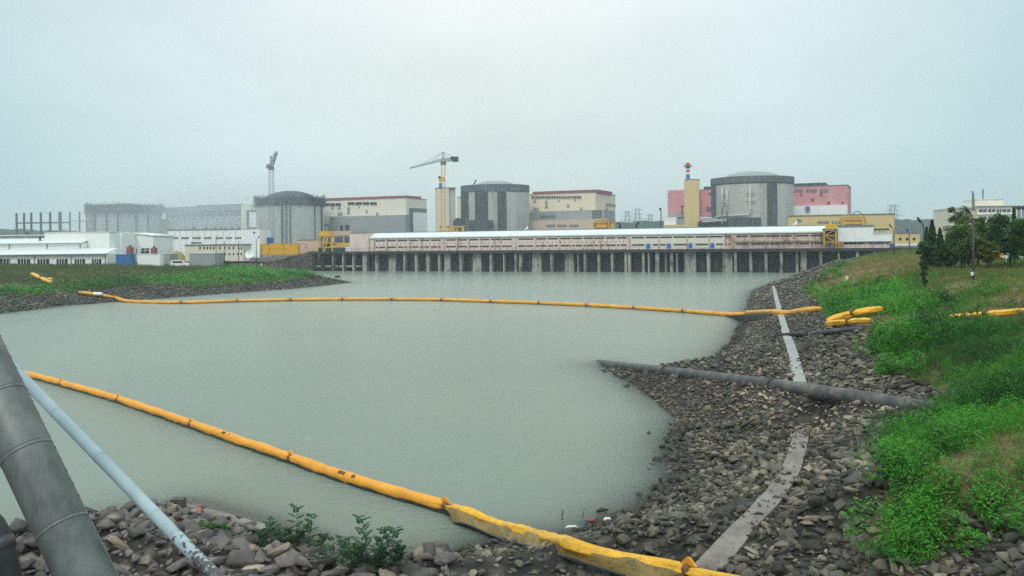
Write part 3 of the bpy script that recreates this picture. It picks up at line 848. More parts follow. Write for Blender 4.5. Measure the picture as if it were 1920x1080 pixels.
# dark framed white panels in the end walls facing right
def endpanel(T, fr, L, a, z0, z1, k0=.18, k1=1.0):
    MB().fbox(fr, a - .1, a + .25, L * k0, L * k1, z0, z1).build('portal_frame', M['glass_blue'], T)
    MB().fbox(fr, a + .25, a + .5, L * (k0 + .17), L * k1, z0 + 3.5, z1 - 3.0).build('portal_panel', M['white'], T)
endpanel(H3, fh3, L3, 0, 12, zt3 - 6.5, .14)
fe = Fr(fh2.w(0, 0, 0)[:2], PU)
MB().fbox(fh2, -.05, .3, L2 * .52, L2 * .56, 8, zt2 - 6.5).build('portal_frame', M['glass_blue'], H2)
MB().fbox(fh2, -.05, .3, L2 * .52, L2 * 1.0, zt2 - 7.5, zt2 - 6.0).build('portal_frame', M['glass_blue'], H2)
MB().fbox(fh2, -.3, 6, -6, L2 * .5, 5.5, fh2.px(1117, 394.5)[1]).build('lower_storey', M['grey_wall'], H2)
# the end portal of the unfinished hall
m = MB()
for x0, y0, x1, y1 in ((462, 394, 467, 429), (467, 394, 485, 397), (467, 426, 485, 429)):
    rect(m, Fr(fh4.w(8, -.5, 0)[:2], (1, -.1)), x0, y0, x1, y1, -.6, 0)
m.build('portal_frame', M['steel_dark'], H4)
m = MB(); rect(m, Fr(fh4.w(8, -.5, 0)[:2], (1, -.1)), 467, 397, 485, 426, -.4, 0); m.build('portal_panel', M['white'], H4)

# beige towers by the second reactor
p_ = P(822, 400, 520); fs = Fr((p_.x, p_.y), (.96, .28))
T = thing('service_tower', 'beige concrete service tower standing behind the yellow tower crane', 'tower', (p_.x, p_.y, 6), None)
m = MB(); a0, a1, zb, zt = rect(m, fs, 822, 352.5, 842, 432, 0, 9, z0=5.5); m.build('wall', M['beige'], T)
m = MB(); MB.fbox(m, fs, a1, a1 + 4.2, 1.2, 9.4, 5.5, zt); m.build('side_wall', M['conc'], T)
MB().fbox(fs, a0 - .15, a1 + 4.3, -.15, 9.5, zt - .02, zt + .4).build('roof', M['steel_mid'], T)

# unfinished concrete frame, far left
fc = Fr(P(95, 430, 640)[:2], (1, 0.05))
T = thing('concrete_frame', 'row of bare brown posts joined by one beam beyond the white factory', 'building frame', (*P(95, 430, 640)[:2], 5))
for i, x in enumerate((30.5, 44.5, 58, 76, 93.5, 111, 130.5, 148.5, 162)):
    m = MB(); rect(m, fc, x - (1.5 if i < 6 else 1.0), 399.5 - i * .4, x + (1.5 if i < 6 else 1.0), 446, 0, 1.2, z0=4.0); m.build('column', M['steel_frame'], T)
m = MB(); rect(m, fc, 29, 416.5, 129, 419, .2, 1.0); m.build('beam', M['steel_frame'], T)
m = MB(); rect(m, fc, 129, 413.8, 176, 415, .2, 1.0); m.build('beam', M['steel_mid'], T)
for x in (114.5, 166, 171, 176):
    m = MB(); rect(m, fc, x - .7, 397, x + .7, 446, 12, 13, z0=4.0); m.build('column', M['steel_mid'], T)
# ------------------------------------------------------------------ pier
def apx(x): return PIER.px(x, 490)[0]
ZD = 6.25
T = thing('pier', 'long dark concrete pier on many piles along the far shore', 'pier', PIER.w(0, 0, 0))
aL, aR = apx(581), apx(1760)
MB().fbox(PIER, aL, aR, -.6, 22, ZD - .75, ZD).build('deck', M['pier_deck'], T)
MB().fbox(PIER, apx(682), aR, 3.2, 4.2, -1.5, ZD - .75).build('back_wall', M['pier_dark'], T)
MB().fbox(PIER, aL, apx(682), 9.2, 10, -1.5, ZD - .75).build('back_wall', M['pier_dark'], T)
MB().fbox(PIER, apx(585), apx(679), 1.0, 2.4, PIER.px(640, 501)[1], PIER.px(640, 498)[1]).build('walkway', M['pier_light'], T)
lights = [(641, 644), (660, 663), (622, 624), (679, 687), (703, 707.5), (725, 738), (756, 759.5), (777, 781.5), (798.5, 804), (821, 824), (829.5, 841), (861, 865.5), (883, 899), (917.5, 922), (943, 945), (964, 968), (973, 977.5), (995, 1012),
          (1031.5, 1035.5), (1056.5, 1073), (1082, 1084), (1094, 1098), (1120, 1124), (1145, 1149.5), (1170.5, 1175), (1177, 1182), (1203, 1208), (1214.5, 1217.5), (1228.5, 1235), (1246.5, 1249.5), (1256, 1261), (1267.5, 1270),
          (1281, 1303), (1325, 1331), (1353.5, 1371.5), (1376, 1381), (1405, 1410), (1433.5, 1438.5), (1462, 1467), (1491.5, 1496.5), (1500, 1512), (1536, 1542), (1571, 1574), (1605, 1611), (1637, 1643), (1669, 1672), (1700, 1703)]
for x0, x1 in lights:
    wide = x1 - x0 > 9
    m = MB(); m.fbox(PIER, apx(x0), apx(x1), 1.2 if wide else .15, 2.6 if wide else 1.6, -1.5, ZD - .75)
    if wide: m.fbox(PIER, apx(x0) - .05, apx(x1) + .05, 1.0, 1.2, -1.5, .7)
    m.build('wall_panel' if wide else 'pile', M['pier_light'], T)
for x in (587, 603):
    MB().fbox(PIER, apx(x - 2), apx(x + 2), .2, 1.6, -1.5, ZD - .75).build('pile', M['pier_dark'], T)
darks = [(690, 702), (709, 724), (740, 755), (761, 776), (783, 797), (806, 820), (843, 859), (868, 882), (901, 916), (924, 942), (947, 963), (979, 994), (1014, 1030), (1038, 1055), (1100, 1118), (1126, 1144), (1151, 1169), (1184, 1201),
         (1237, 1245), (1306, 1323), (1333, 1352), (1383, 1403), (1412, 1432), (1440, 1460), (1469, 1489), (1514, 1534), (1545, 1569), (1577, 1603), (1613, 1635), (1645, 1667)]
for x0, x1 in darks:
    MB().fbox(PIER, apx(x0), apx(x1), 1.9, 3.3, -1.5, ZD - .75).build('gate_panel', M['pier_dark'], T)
m = MB()
for k in range(90):
    a = aL + (aR - aL) * k / 89
    m.bar(PIER.w(a, -.45, ZD - .1), PIER.w(a, -.45, ZD + .95), .045)
m.bar(PIER.w(aL, -.45, ZD + .95), PIER.w(aR, -.45, ZD + .95), .05); m.bar(PIER.w(aL, -.45, ZD + .5), PIER.w(aR, -.45, ZD + .5), .04)
m.build('railing', M['steel_dark'], T)

# ------------------------------------------------------------------ pump house
fp = Fr(PIER.w(0, 3.0, 0)[:2], PU)
def bx(x): return fp.px(x, 455)[0]
T = thing('pump_house', 'very long low pump house with white roof and stained slotted panels on the pier', 'industrial building', (*fp.w(bx(1100), 0, 0)[:2], ZD))
zr, ze = 12.05, 10.35
for x0, x1, mt in ((694, 950, 'pump_pink'), (950, 1183, 'pump_pink'), (1183, 1358, 'pump_cream'), (1358, 1571, 'pump_rust')):
    MB().fbox(fp, bx(x0), bx(x1), 0, 12, ZD - .02, ze).build('wall', M[mt], T)
MB().prism(fp, [(-.35, ze - .05), (-.35, ze + .25), (2.4, zr), (12.3, zr), (12.3, ze - .05)][::-1], bx(693), bx(1571)).build('roof', M['white_clean'], T)
MB().fbox(fp, bx(693), bx(1571), 2.4, 12, zr, zr + .22).build('roof_ridge', M['steel_mid'], T)
MB().fbox(fp, bx(658), bx(693.5), -.8, 12, ZD - .02, zr + .05).build('end_block', M['pump_pink'], T)
MB().fbox(fp, bx(657.5), bx(693.8), -.95, 12.1, zr + .05, zr + .25).build('end_block_roof', M['steel_mid'], T)
fz_ = lambda y, x: fp.px(x, y)[1]
slots = []
for x0, x1 in ((704, 829), (837, 962), (972, 1003), (1006, 1049), (1052, 1178)):
    n = max(1, round((x1 - x0) / 22)); w = (x1 - x0) / n
    slots += [(x0 + k * w, x0 + (k + 1) * w - 3.0) for k in range(n)]
cream = [(1185, 1208), (1211, 1234), (1237, 1260), (1263, 1287), (1290, 1301), (1304, 1328), (1331, 1356)]
rust = [(1360, 1370)] + [(1381 + k * 27.5, 1381 + k * 27.5 + (25 if k % 3 else 21)) for k in range(6)]
for grp, lo in ((slots, 1), (rust, 1), (cream, 0)):
    for i, (x0, x1) in enumerate(grp):
        a0, a1 = bx(x0), bx(x1)
        MB().fbox(fp, a0, a1, -.08, .1, 9.38, 9.75).build('window', M['glass'], T)
        if lo:
            cut = random.uniform(.3, .7)
            for b0, b1 in ([(a0, a1)] if random.random() < .45 else [(a0, a0 + (a1 - a0) * cut - .25), (a0 + (a1 - a0) * cut + .1, a1)]):
                MB().fbox(fp, b0, b1, -.08, .1, 7.35, 7.72).build('window', M['glass'], T)
for x0, x1 in ((1185, 1208), (1224, 1235), (1238, 1248), (1263, 1287), (1304, 1327), (1343, 1356)):
    MB().fbox(fp, bx(x0), bx(x1), -.08, .1, 7.35, 7.72).build('window', M['glass'], T)
for x in (1215.5, 1254, 1294.5, 1335.5):
    d = MB().fbox(fp, bx(x - 3.6), bx(x + 3.6), -.15, .1, ZD, ZD + 1.62).build('door', M['door_blue'], T)
    MB().fbox(fp, bx(x + 2.2), bx(x + 2.7), -.25, -.14, ZD + .75, ZD + .95).build('handle', M['steel_mid'], d)
for x in (702, 726, 770, 791, 834, 858, 880, 904, 928, 967.5, 1004.5, 1050, 1100, 1127, 1180, 1235.5, 1288.5, 1329.5, 1371, 1376, 1435, 1492, 1520):
    MB().fbox(fp, bx(x) - .13, bx(x) + .13, -.22, 0, ZD, ze - .1).build('pilaster', M['pump_rust'], T)
m = MB()
for k in range(60):
    x = 703 + k * 7.9
    m.fbox(fp, bx(x), bx(x + 1.2), -.06, .05, 8.35, 8.62)
    if k % 2: m.fbox(fp, bx(x + 3), bx(x + 4.4), -.06, .05, 6.45, 6.7)
m.build('air_hole', M['glass'], T)
MB().fbox(fp, bx(694), bx(1571), -.18, 0, 6.25, 6.42).build('plinth', M['pump_rust'], T)
# pipe rack along the rusted bays
m = MB()
for zz in (8.45, 8.2): m.tube([fp.w(bx(1378), -.5, zz), fp.w(bx(1545), -.5, zz)], .13, 8)
m.build('pipe_run', M['pump_rust'], T)
# white metal block at the far end
fq = Fr(PIER.w(0, 2.2, 0)[:2], PU)
def qx(x): return fq.px(x, 455)[0]
T = thing('metal_block', 'white sheet metal block at the end of the pump house roof line', 'industrial building', (*fq.w(qx(1620), 0, 0)[:2], ZD))
zA, zB, zC = fq.px(1600, 425.5)[1], fq.px(1600, 453)[1], fq.px(1655, 438)[1]
MB().fbox(fq, qx(1571), qx(1637), 0, 12, zB, zA).build('upper_wall', M['white'], T)
MB().fbox(fq, qx(1637), qx(1672), 0, 10, zB, zC).build('upper_wall', M['white'], T)
MB().fbox(fq, qx(1570), qx(1637.5), -.15, 12.2, zA, zA + .5).build('roof', M['steel_mid'], T)
MB().fbox(fq, qx(1637.5), qx(1672.5), -.15, 10.2, zC, zC + .18).build('roof', M['white_clean'], T)
MB().fbox(fq, qx(1572), qx(1668), .3, 9.5, ZD - .02, zB).build('lower_wall', M['pump_pink'], T)
MB().fbox(fq, qx(1571), qx(1672), -.1, .3, zB - .25, zB).build('ledge', M['steel_dark'], T)
for x0, x1 in ((1578, 1590), (1592, 1604), (1607, 1619)):
    MB().fbox(fq, qx(x0), qx(x1), .2, .4, 7.2, 7.75).build('window', M['glass'], T)
for x in (1632, 1642, 1647.5, 1653, 1664):
    MB().fbox(fq, qx(x - 1.3), qx(x + 1.3), .2, .4, 7.1, 7.8).build('vent', M['glass'], T)
MB().fbox(fq, qx(1668), qx(1677), .8, 8, ZD - .02, ZD + 1.0).build('blue_plinth', M['blue_paint'], T)
m = MB()
for x in (1640, 1648, 1656, 1664): m.tube([fq.w(qx(x), 4, zC + .18), fq.w(qx(x), 4, zC + 1.2)], .3, 8)
m.build('roof_vent', M['white_paint'], T)
MB().fbox(fq, qx(1638), qx(1667), 3, 4.4, zC + .9, zC + 1.3).build('roof_cowl', M['steel_dark'], T)

# ------------------------------------------------------------------ lattice work
def lattice(m, a, b, w0, w1, seg, t=.14, up=Vector((0, 1, 0)), tri=False):
    a, b = Vector(a), Vector(b); d = (b - a).normalized()
    u = (up - d * up.dot(d)).normalized(); v = d.cross(u)
    def ring(k):
        c = a.lerp(b, k / seg); w = (w0 + (w1 - w0) * k / seg) / 2
        return [c + u * w + v * w, c - u * w + v * w, c - u * w - v * w, c + u * w - v * w] if not tri else [c + u * w, c - u * w, c + v * w * 1.6]
    n = 3 if tri else 4
    r0, rn = ring(0), ring(seg)
    for k in range(n): m.bar(r0[k], rn[k], t)
    for k in range(seg):
        p, q = ring(k), ring(k + 1)
        for j in range(n):
            j2 = (j + 1) % n
            m.bar(p[j], q[j2] if k % 2 else q[j], t * .6) if k % 2 else m.bar(p[j2], q[j], t * .6)
            m.bar(q[j], q[j2], t * .5)
    return m
# yellow tower crane
Yc = 470
base = P(830.5, 434, Yc); base.z = 6.2
joint = P(831, 303, Yc); apex = P(831, 285, Yc)
T = thing('tower_crane', 'yellow tower crane with long jib beside the beige service tower', 'crane', base, 'tower cranes')
MB_ = lattice(MB(), base, (joint.x, joint.y, joint.z), 2.3, 1.9, 22, .13, Vector((1, 0, 0))); MB_.build('mast', M['yellow_old'], T)
jd = Vector((-22.3, 41, 0)).normalized()
jt = P(768.5, 316, 511)
lattice(MB(), joint + Vector((0, 0, .6)), jt, 1.5, .8, 20, .17, Vector((1, 0, 0)).cross(Vector((0, 0, 1))), True).build('jib', M['crane_grey'], T)
cj = P(857, 297.5, 456)
lattice(MB(), joint + Vector((0, 0, .6)), cj, 1.4, 1.4, 8, .2, Vector((0, 0, 1))).build('counter_jib', M['steel_mid'], T)
MB().box((cj.x - .8, cj.y, cj.z - .3), (3.0, 2.4, 2.6)).box((cj.x - 2.6, cj.y + 1, cj.z + .3), (1.6, 1.8, 1.6)).build('counterweight', M['steel_dark'], T)
lattice(MB(), joint, apex, 1.8, .5, 4, .18, Vector((1, 0, 0))).build('apex_tower', M['steel_mid'], T)
m = MB(); m.bar(apex, joint.lerp(jt, .62) + Vector((0, 0, 1.1)), .12); m.bar(apex, joint.lerp(jt, .3) + Vector((0, 0, 1.3)), .12); m.bar(apex, cj, .14); m.bar(apex, joint.lerp(cj, .6), .12)
m.build('tie_rod', M['steel_mid'], T)
MB().box((joint.x, joint.y, joint.z - .8), (2.9, 2.9, 1.6)).build('slewing_ring', M['steel_mid'], T)
cb = P(826, 350, Yc - 1.6); MB().box((cb.x, cb.y, cb.z + 0.4), (1.5, 1.8, 3.0)).build('lift_cabin', M['blue_paint'], T)
cb = P(828, 336, Yc); MB().box((cb.x, cb.y, cb.z), (2.9, 2.7, 2.4)).build('climbing_frame', M['yellow'], T)
cb = P(824, 333, Yc - 1.2); MB().box((cb.x, cb.y, cb.z + .2), (1.1, 1.1, 1.1)).bar((cb.x, cb.y, cb.z), (cb.x + 2, cb.y, cb.z), .3).build('winch', M['steel_dark'], T)
fb = Fr(P(830, 430, 455)[:2], (1, 0))
m = MB()
for x0, y0, x1, y1 in ((824, 424, 871, 426), (824, 424, 827, 434), (838, 424, 842, 434), (853, 425, 858, 434), (866, 426, 870, 434), (842, 428, 856, 432)):
    rect(m, fb, x0, y0, x1, y1, 0, 3)
m.build('portal_base', M['yellow'], T)
# grey tower crane
b2 = P(509.5, 455, 575); b2.z = 6; j2 = P(508.5, 312, 575)
T = thing('tower_crane', 'thin grey tower crane with steep raised jib before the scaffolded reactor', 'crane', b2, 'tower cranes')
lattice(MB(), b2, j2, 2.9, 2.6, 26, .16, Vector((1, 0, 0))).build('mast', M['steel_mid'], T)
t2 = P(518.5, 285.5, 545)
lattice(MB(), j2, t2, 1.9, 1.2, 10, .3, Vector((1, 0, 0))).build('jib', M['crane_grey'], T)
c2_ = P(503, 312, 582)
m = MB(); m.bar(j2, c2_, .8); m.box((c2_.x, c2_.y, c2_.z), (2.2, 2, 2.6)); m.build('counterweight', M['steel_mid'], T)
m = MB(); m.bar(j2, P(508, 293, 575), .45); m.bar(P(508, 293, 575), t2, .15); m.bar(P(508, 293, 575), c2_, .2); m.box(P(508, 295, 575), (1.2, 1, 1.6)); m.build('apex_tower', M['crane_grey'], T)
MB().box((j2.x, j2.y, j2.z - 1.2), (3.2, 3, 2.2)).build('slewing_ring', M['steel_mid'], T)
MB().box((b2.x, b2.y, 6.3), (6, 6, 1.0)).build('portal_base', M['steel_mid'], T)

# ------------------------------------------------------------------ yellow gantries
def gantry(label, x0, x1, y0, y1, Y, cab, zbase, grp):
    p = P((x0 + x1) / 2, y1, Y); fr = Fr((p.x, p.y), PU)
    T = thing('gantry_crane', label, 'gantry crane', (p.x, p.y, zbase), grp)
    W = x1 - x0; Hh = y1 - y0
    m = MB(); rect(m, fr, x0 + W * .04, y0 + Hh * .1, x0 + W * .72, y0 + Hh * .28, 0, 1.0); rect(m, fr, x0 + W * .04, y0 + Hh * .1, x0 + W * .72, y0 + Hh * .28, 4, 5); m.build('girder', M['yellow_old'], T)
    for x in (x0, x0 + W * .68):
        for t in (0, 4):
            m = MB(); rect(m, fr, x, y0 + Hh * .28, x + W * .08, y1, t, t + 1, z0=zbase); m.build('leg', M['yellow_old'], T)
    m = MB(); rect(m, fr, x0 + W * .12, y0 + Hh * .4, x0 + W * .64, y0 + Hh * .92, .8, 4, ); m.build('machine_house', M['yellow'], T)
    m = MB(); rect(m, fr, x0 + W * .14, y0 + Hh * .93, x0 + W * .62, y1, 1, 4, z0=zbase); m.build('trolley_beam', M['steel_dark'], T)
    m = MB()
    for k in range(9):
        x = x0 + W * (.05 + .66 * k / 8); rect(m, fr, x - .2, y0 - Hh * .08, x + .2, y0 + Hh * .1, .2, .35)
    rect(m, fr, x0 + W * .04, y0 - Hh * .1, x0 + W * .72, y0 - Hh * .06, .2, .35); m.build('railing', M['yellow'], T)
    if cab:
        m = MB(); rect(m, fr, x0 + W * .78, y0 + Hh * .3, x1, y0 + Hh * .42, 1, 3)
        rect(m, fr, x0 + W * .78, y0 + Hh * .3, x0 + W * .84, y1, 1, 2, z0=zbase); rect(m, fr, x1 - W * .06, y0 + Hh * .3, x1, y1, 1, 2, z0=zbase); m.build('side_frame', M['yellow_old'], T)
        m = MB(); rect(m, fr, x0 + W * .85, y0 + Hh * .5, x1 - W * .07, y1, 1.2, 2.5, z0=zbase); m.build('side_cabin', M['pump_cream'], T)
    return T
gantry('yellow gantry crane with side frame behind the pump house roof', 1112, 1153, 411.5, 428.5, 330, True, 6.2, 'yellow gantry cranes')
Tg = gantry('yellow gantry crane seen against the ochre building wall', 1575, 1640, 405, 422, 285, False, 6.2, 'yellow gantry cranes')
m = MB(); frg = Fr(P(1600, 420, 284)[:2], PU)
m.tube([fpt(frg, x, y) for x, y in ((1597, 406), (1602, 398), (1608, 396), (1614, 399), (1619, 404))], .12, 6); m.build('cable_loop', M['steel_dark'], Tg)
# trash rake crane astride the pump house front
frt = Fr(PIER.w(0, -.2, 0)[:2], PU)
T = thing('rake_crane', 'rusty yellow rake crane standing on the pier edge by the white block', 'gantry crane', (*frt.w(frt.px(1558, 460)[0], 0, 0)[:2], ZD), 'yellow gantry cranes')
for x0, x1 in ((1543.5, 1547), (1566, 1569.5)):
    m = MB(); rect(m, frt, x0, 428, x1, 466, 0, .7, z0=ZD); m.build('leg', M['yellow_old'], T)
    m = MB(); rect(m, frt, x0, 428, x1, 466, 2.2, 2.7, z0=ZD); m.build('leg', M['yellow_old'], T)
m = MB(); rect(m, frt, 1547, 420, 1567, 429.5, -.2, 2.6); m.build('machine_house', M['yellow'], T)
m = MB(); rect(m, frt, 1541, 429.5, 1570, 431, -.3, 2.8); m.build('platform', M['steel_dark'], T)
m = MB(); rect(m, frt, 1548, 441, 1566, 442.5, -.05, .3); rect(m, frt, 1548, 453, 1566, 454.5, -.05, .3); m.bar(fpt(frt, 1547, 442, 0), fpt(frt, 1566, 454, 0), .16); m.bar(fpt(frt, 1566, 431, 0), fpt(frt, 1548, 441, 0), .16); m.build('brace', M['yellow_old'], T)
m = MB(); rect(m, frt, 1549, 432, 1564, 440, .6, 2.0); m.build('winch', M['steel_dark'], T)
m = MB()
for k in range(8): rect(m, frt, 1570 + k * 1.5, 455 - (k % 3) * 2, 1571.2 + k * 1.5, 466, -.2, .2, z0=ZD)
m.build('ladder', M['yellow_old'], T)

# curved vent pipes on the pump house roof and sloping chutes
for i, (x, s) in enumerate(((1160, 1), (1193.5, 1))):
    Y = fp.w(bx(x), 4, 0)[1]; p = P(x + 2.5, 430, Y)
    pts = [(x + 2.2, 430), (x + 2.2, 422), (x + 1.6, 419.4), (x - .3, 418.2), (x - 3 if i == 0 else x + 6, 418)]
    if i: pts = [(x, 430), (x, 422), (x + .6, 419.4), (x + 2, 418.2), (x + 5, 418)]
    T = thing('vent_pipe', ('bent dark vent pipe on the white roof nearest the gantry crane', 'bent dark vent pipe on the white roof nearer the ochre tower')[i], 'vent pipe', (p.x, p.y, zr), 'roof vent pipes')
    MB().tube([P(a, b, Y) for a, b in pts], .32, 10).build('pipe', M['steel_dark'], T, True)
    q = P(*pts[-1], Y); MB().tube([q - Vector((.25 if i == 0 else -.1, 0, 0)), q + Vector((.1 if i == 0 else .25, 0, 0))], .42, 10).build('mouth', M['steel_mid'], T)
for i, (a, b, lab) in enumerate((((984, 431), (992, 425), 'short pale chute leaning on the roof below the second reactor'), ((1487, 424), (1497, 415), 'short pale chute leaning on the roof by the ochre wall'))):
    Y = fp.w(bx(a[0]), 5, 0)[1]; p, q = P(*a, Y), P(*b, Y); p.z = zr
    T = thing('roof_chute', lab, 'chute', p, 'roof chutes')
    MB().tube([p, q], .35, 10).build('duct', M['white_paint'], T, True)
    MB().box(q + Vector((.2, 0, .1)), (1.0, 1.0, .9)).build('hood', M['steel_mid'], T)
# ------------------------------------------------------------------ white factory on the far bank
fw_ = Fr(P(100, 480, 236)[:2], (1, .02))
o_ = P(100, 480, 236)
T = thing('factory', 'low white factory with two stepped shed roofs and a tall plain block', 'factory', (o_.x, o_.y, 3.8))
Z0 = 2.0
def fr_(x0, y0, x1, y1, t0, t1, mt, nm, z0=None, par=None):
    m = MB(); r = rect(m, fw_, x0, y0, x1, y1, t0, t1, z0=z0); return m.build(nm, M[mt], par or T), r
fr_(-80, 477.5, 200, 497, 0, 14, 'white', 'lower_wall', Z0)
zA = fw_.px(60, 478)[1]; zB = fw_.px(60, 467, 7)[1]; aA = fw_.px(-80, 478)[0]; aB = fw_.px(201, 478)[0]
MB().prism(fw_, [(-.7, zA), (-.7, zA + .18), (7, zB), (7, zB - .3)][::-1], aA, aB).build('lower_roof', M['white_clean'], T)
fr_(-80, 457, 154, 468.5, 7, 14, 'white', 'upper_wall')
zC = fw_.px(60, 457.5, 7)[1]; zD = fw_.px(60, 446.5, 14)[1]
MB().prism(fw_, [(6.4, zC), (6.4, zC + .18), (14, zD), (14, zD - .3)][::-1], aA, fw_.px(155, 457, 7)[0]).build('upper_roof', M['white_clean'], T)
fr_(-80, 441.5, 84, 446.8, 14, 26, 'grey_wall', 'roof_band')
fr_(-80, 440.8, 84, 442.3, 13.5, 27, 'white_clean', 'flat_roof')
fr_(84, 435.5, 205, 497, 10, 32, 'white', 'main_block', Z0)
fr_(83.8, 435, 205.3, 436, 9.8, 32.2, 'white_clean', 'main_roof')
fr_(205, 437.5, 229, 497, 16, 30, 'white', 'side_block', Z0)
for i, x0 in enumerate((-22, 0, 33, 70, 106, 140, 172)):
    w, r = fr_(x0, 485.5, x0 + (26 - 1.4 * i if x0 else 19), 496, -.1, .3, 'glass', 'window')
    m = MB()
    for k in (1, 2, 3):
        xx = x0 + (25 - 1.4 * i) * k / 4
        rect(m, fw_, xx - .5, 485.5, xx + .5, 496, -.2, -.08)
    m.build('mullion', M['white_paint'], w)
for x in (17, 88, 150): fr_(x - .7, 457.5, x + .7, 468, 6.85, 7.0, 'steel_mid', 'downpipe')
for x in (64, 133, 197): fr_(x - .6, 479, x + .6, 496, -.2, 0, 'steel_mid', 'downpipe')
fr_(-80, 456.6, 155, 457.6, 6.2, 6.4, 'steel_mid', 'gutter'); fr_(-80, 477.2, 201, 478.5, -.95, -.72, 'steel_mid', 'gutter')
for x, y in ((6, 439.5), (51, 437.5), (75, 446)):
    c = P(x, y + 3, 252 if y < 445 else 246)
    MB().lathe(c, [(.25, c.z - 1), (.25, c.z + .3), (.6, c.z + .3), (.5, c.z + .6), (.05, c.z + .8)], 12).build('roof_vent', M['steel_dark'], T)
fgb = Fr(P(255, 460, 262)[:2], (1, -.04))
o_ = P(255, 460, 262)
T = thing('warehouse', 'white gabled warehouse with two square windows behind blue container', 'warehouse', (o_.x, o_.y, 4.5))
a0, a1 = fgb.px(224, 440)[0], fgb.px(287, 440)[0]; am = fgb.px(239, 438)[0]; zl, zm, zr_ = fgb.px(224, 439)[1], fgb.px(239, 437.5)[1], fgb.px(287, 443)[1]
n5 = [(a0, 3), (a1, 3), (a1, zr_), (am, zm), (a0, zl)]
vs = [fgb.w(a, 0, z) for a, z in n5] + [fgb.w(a, 14, z) for a, z in n5]
MB().add(vs, [(0, 1, 2, 3, 4), (9, 8, 7, 6, 5)] + [(i, i + 5, (i + 1) % 5 + 5, (i + 1) % 5) for i in range(5)]).build('wall', M['white'], T)
m = MB()
m.hexa([fgb.w(a0 - .3, -.3, zl + .02), fgb.w(am, -.3, zm + .02), fgb.w(am, 14.3, zm + .02), fgb.w(a0 - .3, 14.3, zl + .02), fgb.w(a0 - .3, -.3, zl + .3), fgb.w(am, -.3, zm + .3), fgb.w(am, 14.3, zm + .3), fgb.w(a0 - .3, 14.3, zl + .3)])
m.hexa([fgb.w(am, -.3, zm + .02), fgb.w(a1 + .3, -.3, zr_ + .02), fgb.w(a1 + .3, 14.3, zr_ + .02), fgb.w(am, 14.3, zm + .02), fgb.w(am, -.3, zm + .3), fgb.w(a1 + .3, -.3, zr_ + .3), fgb.w(a1 + .3, 14.3, zr_ + .3), fgb.w(am, 14.3, zm + .3)])
m.build('roof', M['white_clean'], T)
for x0, x1 in ((216, 232), (247, 256), (264.5, 279.5)):
    m = MB(); rect(m, fgb, x0, 465.5, x1, 475, -.1, .2); w = m.build('window', M['glass'], T)
    m = MB(); rect(m, fgb, x0 + (x1 - x0) / 2 - .4, 465.5, x0 + (x1 - x0) / 2 + .4, 475, -.2, -.1); rect(m, fgb, x0, 469, x1, 469.8, -.22, -.1); m.build('mullion', M['white_paint'], w)

def container(label, x0, x1, y0, y1, Y, mt, grp=None, name='shipping_container', cat='container', ang=(1, 0), ribs=True, z0=None, dep=2.4):
    p = P((x0 + x1) / 2, y1, Y); fr = Fr((p.x, p.y), ang)
    T = thing(name, label, cat, p, grp)
    m = MB(); a0, a1, zb, zt = rect(m, fr, x0, y0, x1, y1, 0, dep, z0=z0)
    n = max(6, int((a1 - a0) / .5))
    if ribs:
        for k in range(n):
            a = a0 + (a1 - a0) * (k + .5) / n; m.fbox(fr, a - .1, a + .1, -.07, 0, zb + .12, zt - .12)
    m.build('body', M[mt], T)
    MB().fbox(fr, a0 - .04, a1 + .04, -.1, dep + .05, zt, zt + .09).build('roof', M['white_clean' if mt in ('white', 'grey_wall') else mt], T)
    return T, fr
container('blue steel container below the warehouse window beside red tank', 217, 247, 477.5, 496, 232, 'blue', z0=3.0)
container('pale corrugated cabin between the blue container and parked vans', 258, 300, 477, 496, 228, 'white', None, 'site_cabin', 'cabin', z0=3.0)
for i, (x, r, y0, y1, lab) in enumerate(((244, 6.5, 462, 480, 'dark red tank standing against the blue container'), (289, 6, 464, 480, 'dark red tank above the pale corrugated cabin'))):
    p = P(x, y1, 240 + i); R = r / FP * 240
    T = thing('storage_tank', lab, 'tank', (p.x, p.y, 3.6), 'dark red tanks')
    zt = P(x, y0, 240).z
    MB().lathe(p, [(R, 3.4), (R, zt - R * .3), (R * .7, zt - R * .05), (.1, zt)], 20).build('shell', M['tank_red'], T, True)
    m = MB(); m.lathe(p, [(R + .04, 5.0), (R + .04, 5.12)], 20, close=False); m.lathe(p, [(.3, zt - .1), (.3, zt + .35)], 10); m.build('hoop', M['steel_dark'], T)

# white office block behind
fo = Fr(P(400, 455, 300)[:2], (1, .03)); o_ = P(400, 455, 300)
T = thing('office_block', 'white two storey office block with a strip of small windows', 'office building', (o_.x, o_.y, 5.5))
m = MB(); a0, a1, zb, zt = rect(m, fo, 314, 431, 453, 480, 0, 16, z0=4.5); m.build('wall', M['white'], T)
m = MB(); rect(m, fo, 453, 430.5, 487, 482, -1.5, 14, z0=4.5); m.build('wing', M['white'], T)
MB().fbox(fo, a0 - .2, a1, -.2, 16.2, zt, zt + .25).build('roof', M['steel_mid'], T)
for x0, x1 in ((322, 333.5), (340, 353.5), (361, 376), (382.5, 396), (405, 417), (423.5, 434.5), (441, 452)):
    m = MB(); rect(m, fo, x0, 444.3, x1, 447.8, -.1, .2); w = m.build('window', M['glass_blue'], T)
    m = MB()
    for k in (1, 2, 3): rect(m, fo, x0 + (x1 - x0) * k / 4 - .35, 444.3, x0 + (x1 - x0) * k / 4 + .35, 447.8, -.2, -.1)
    m.build('mullion', M['white_paint'], w)
m = MB(); rect(m, fo, 358, 454, 378, 456.5, -.1, .2); m.build('window', M['glass_blue'], T)
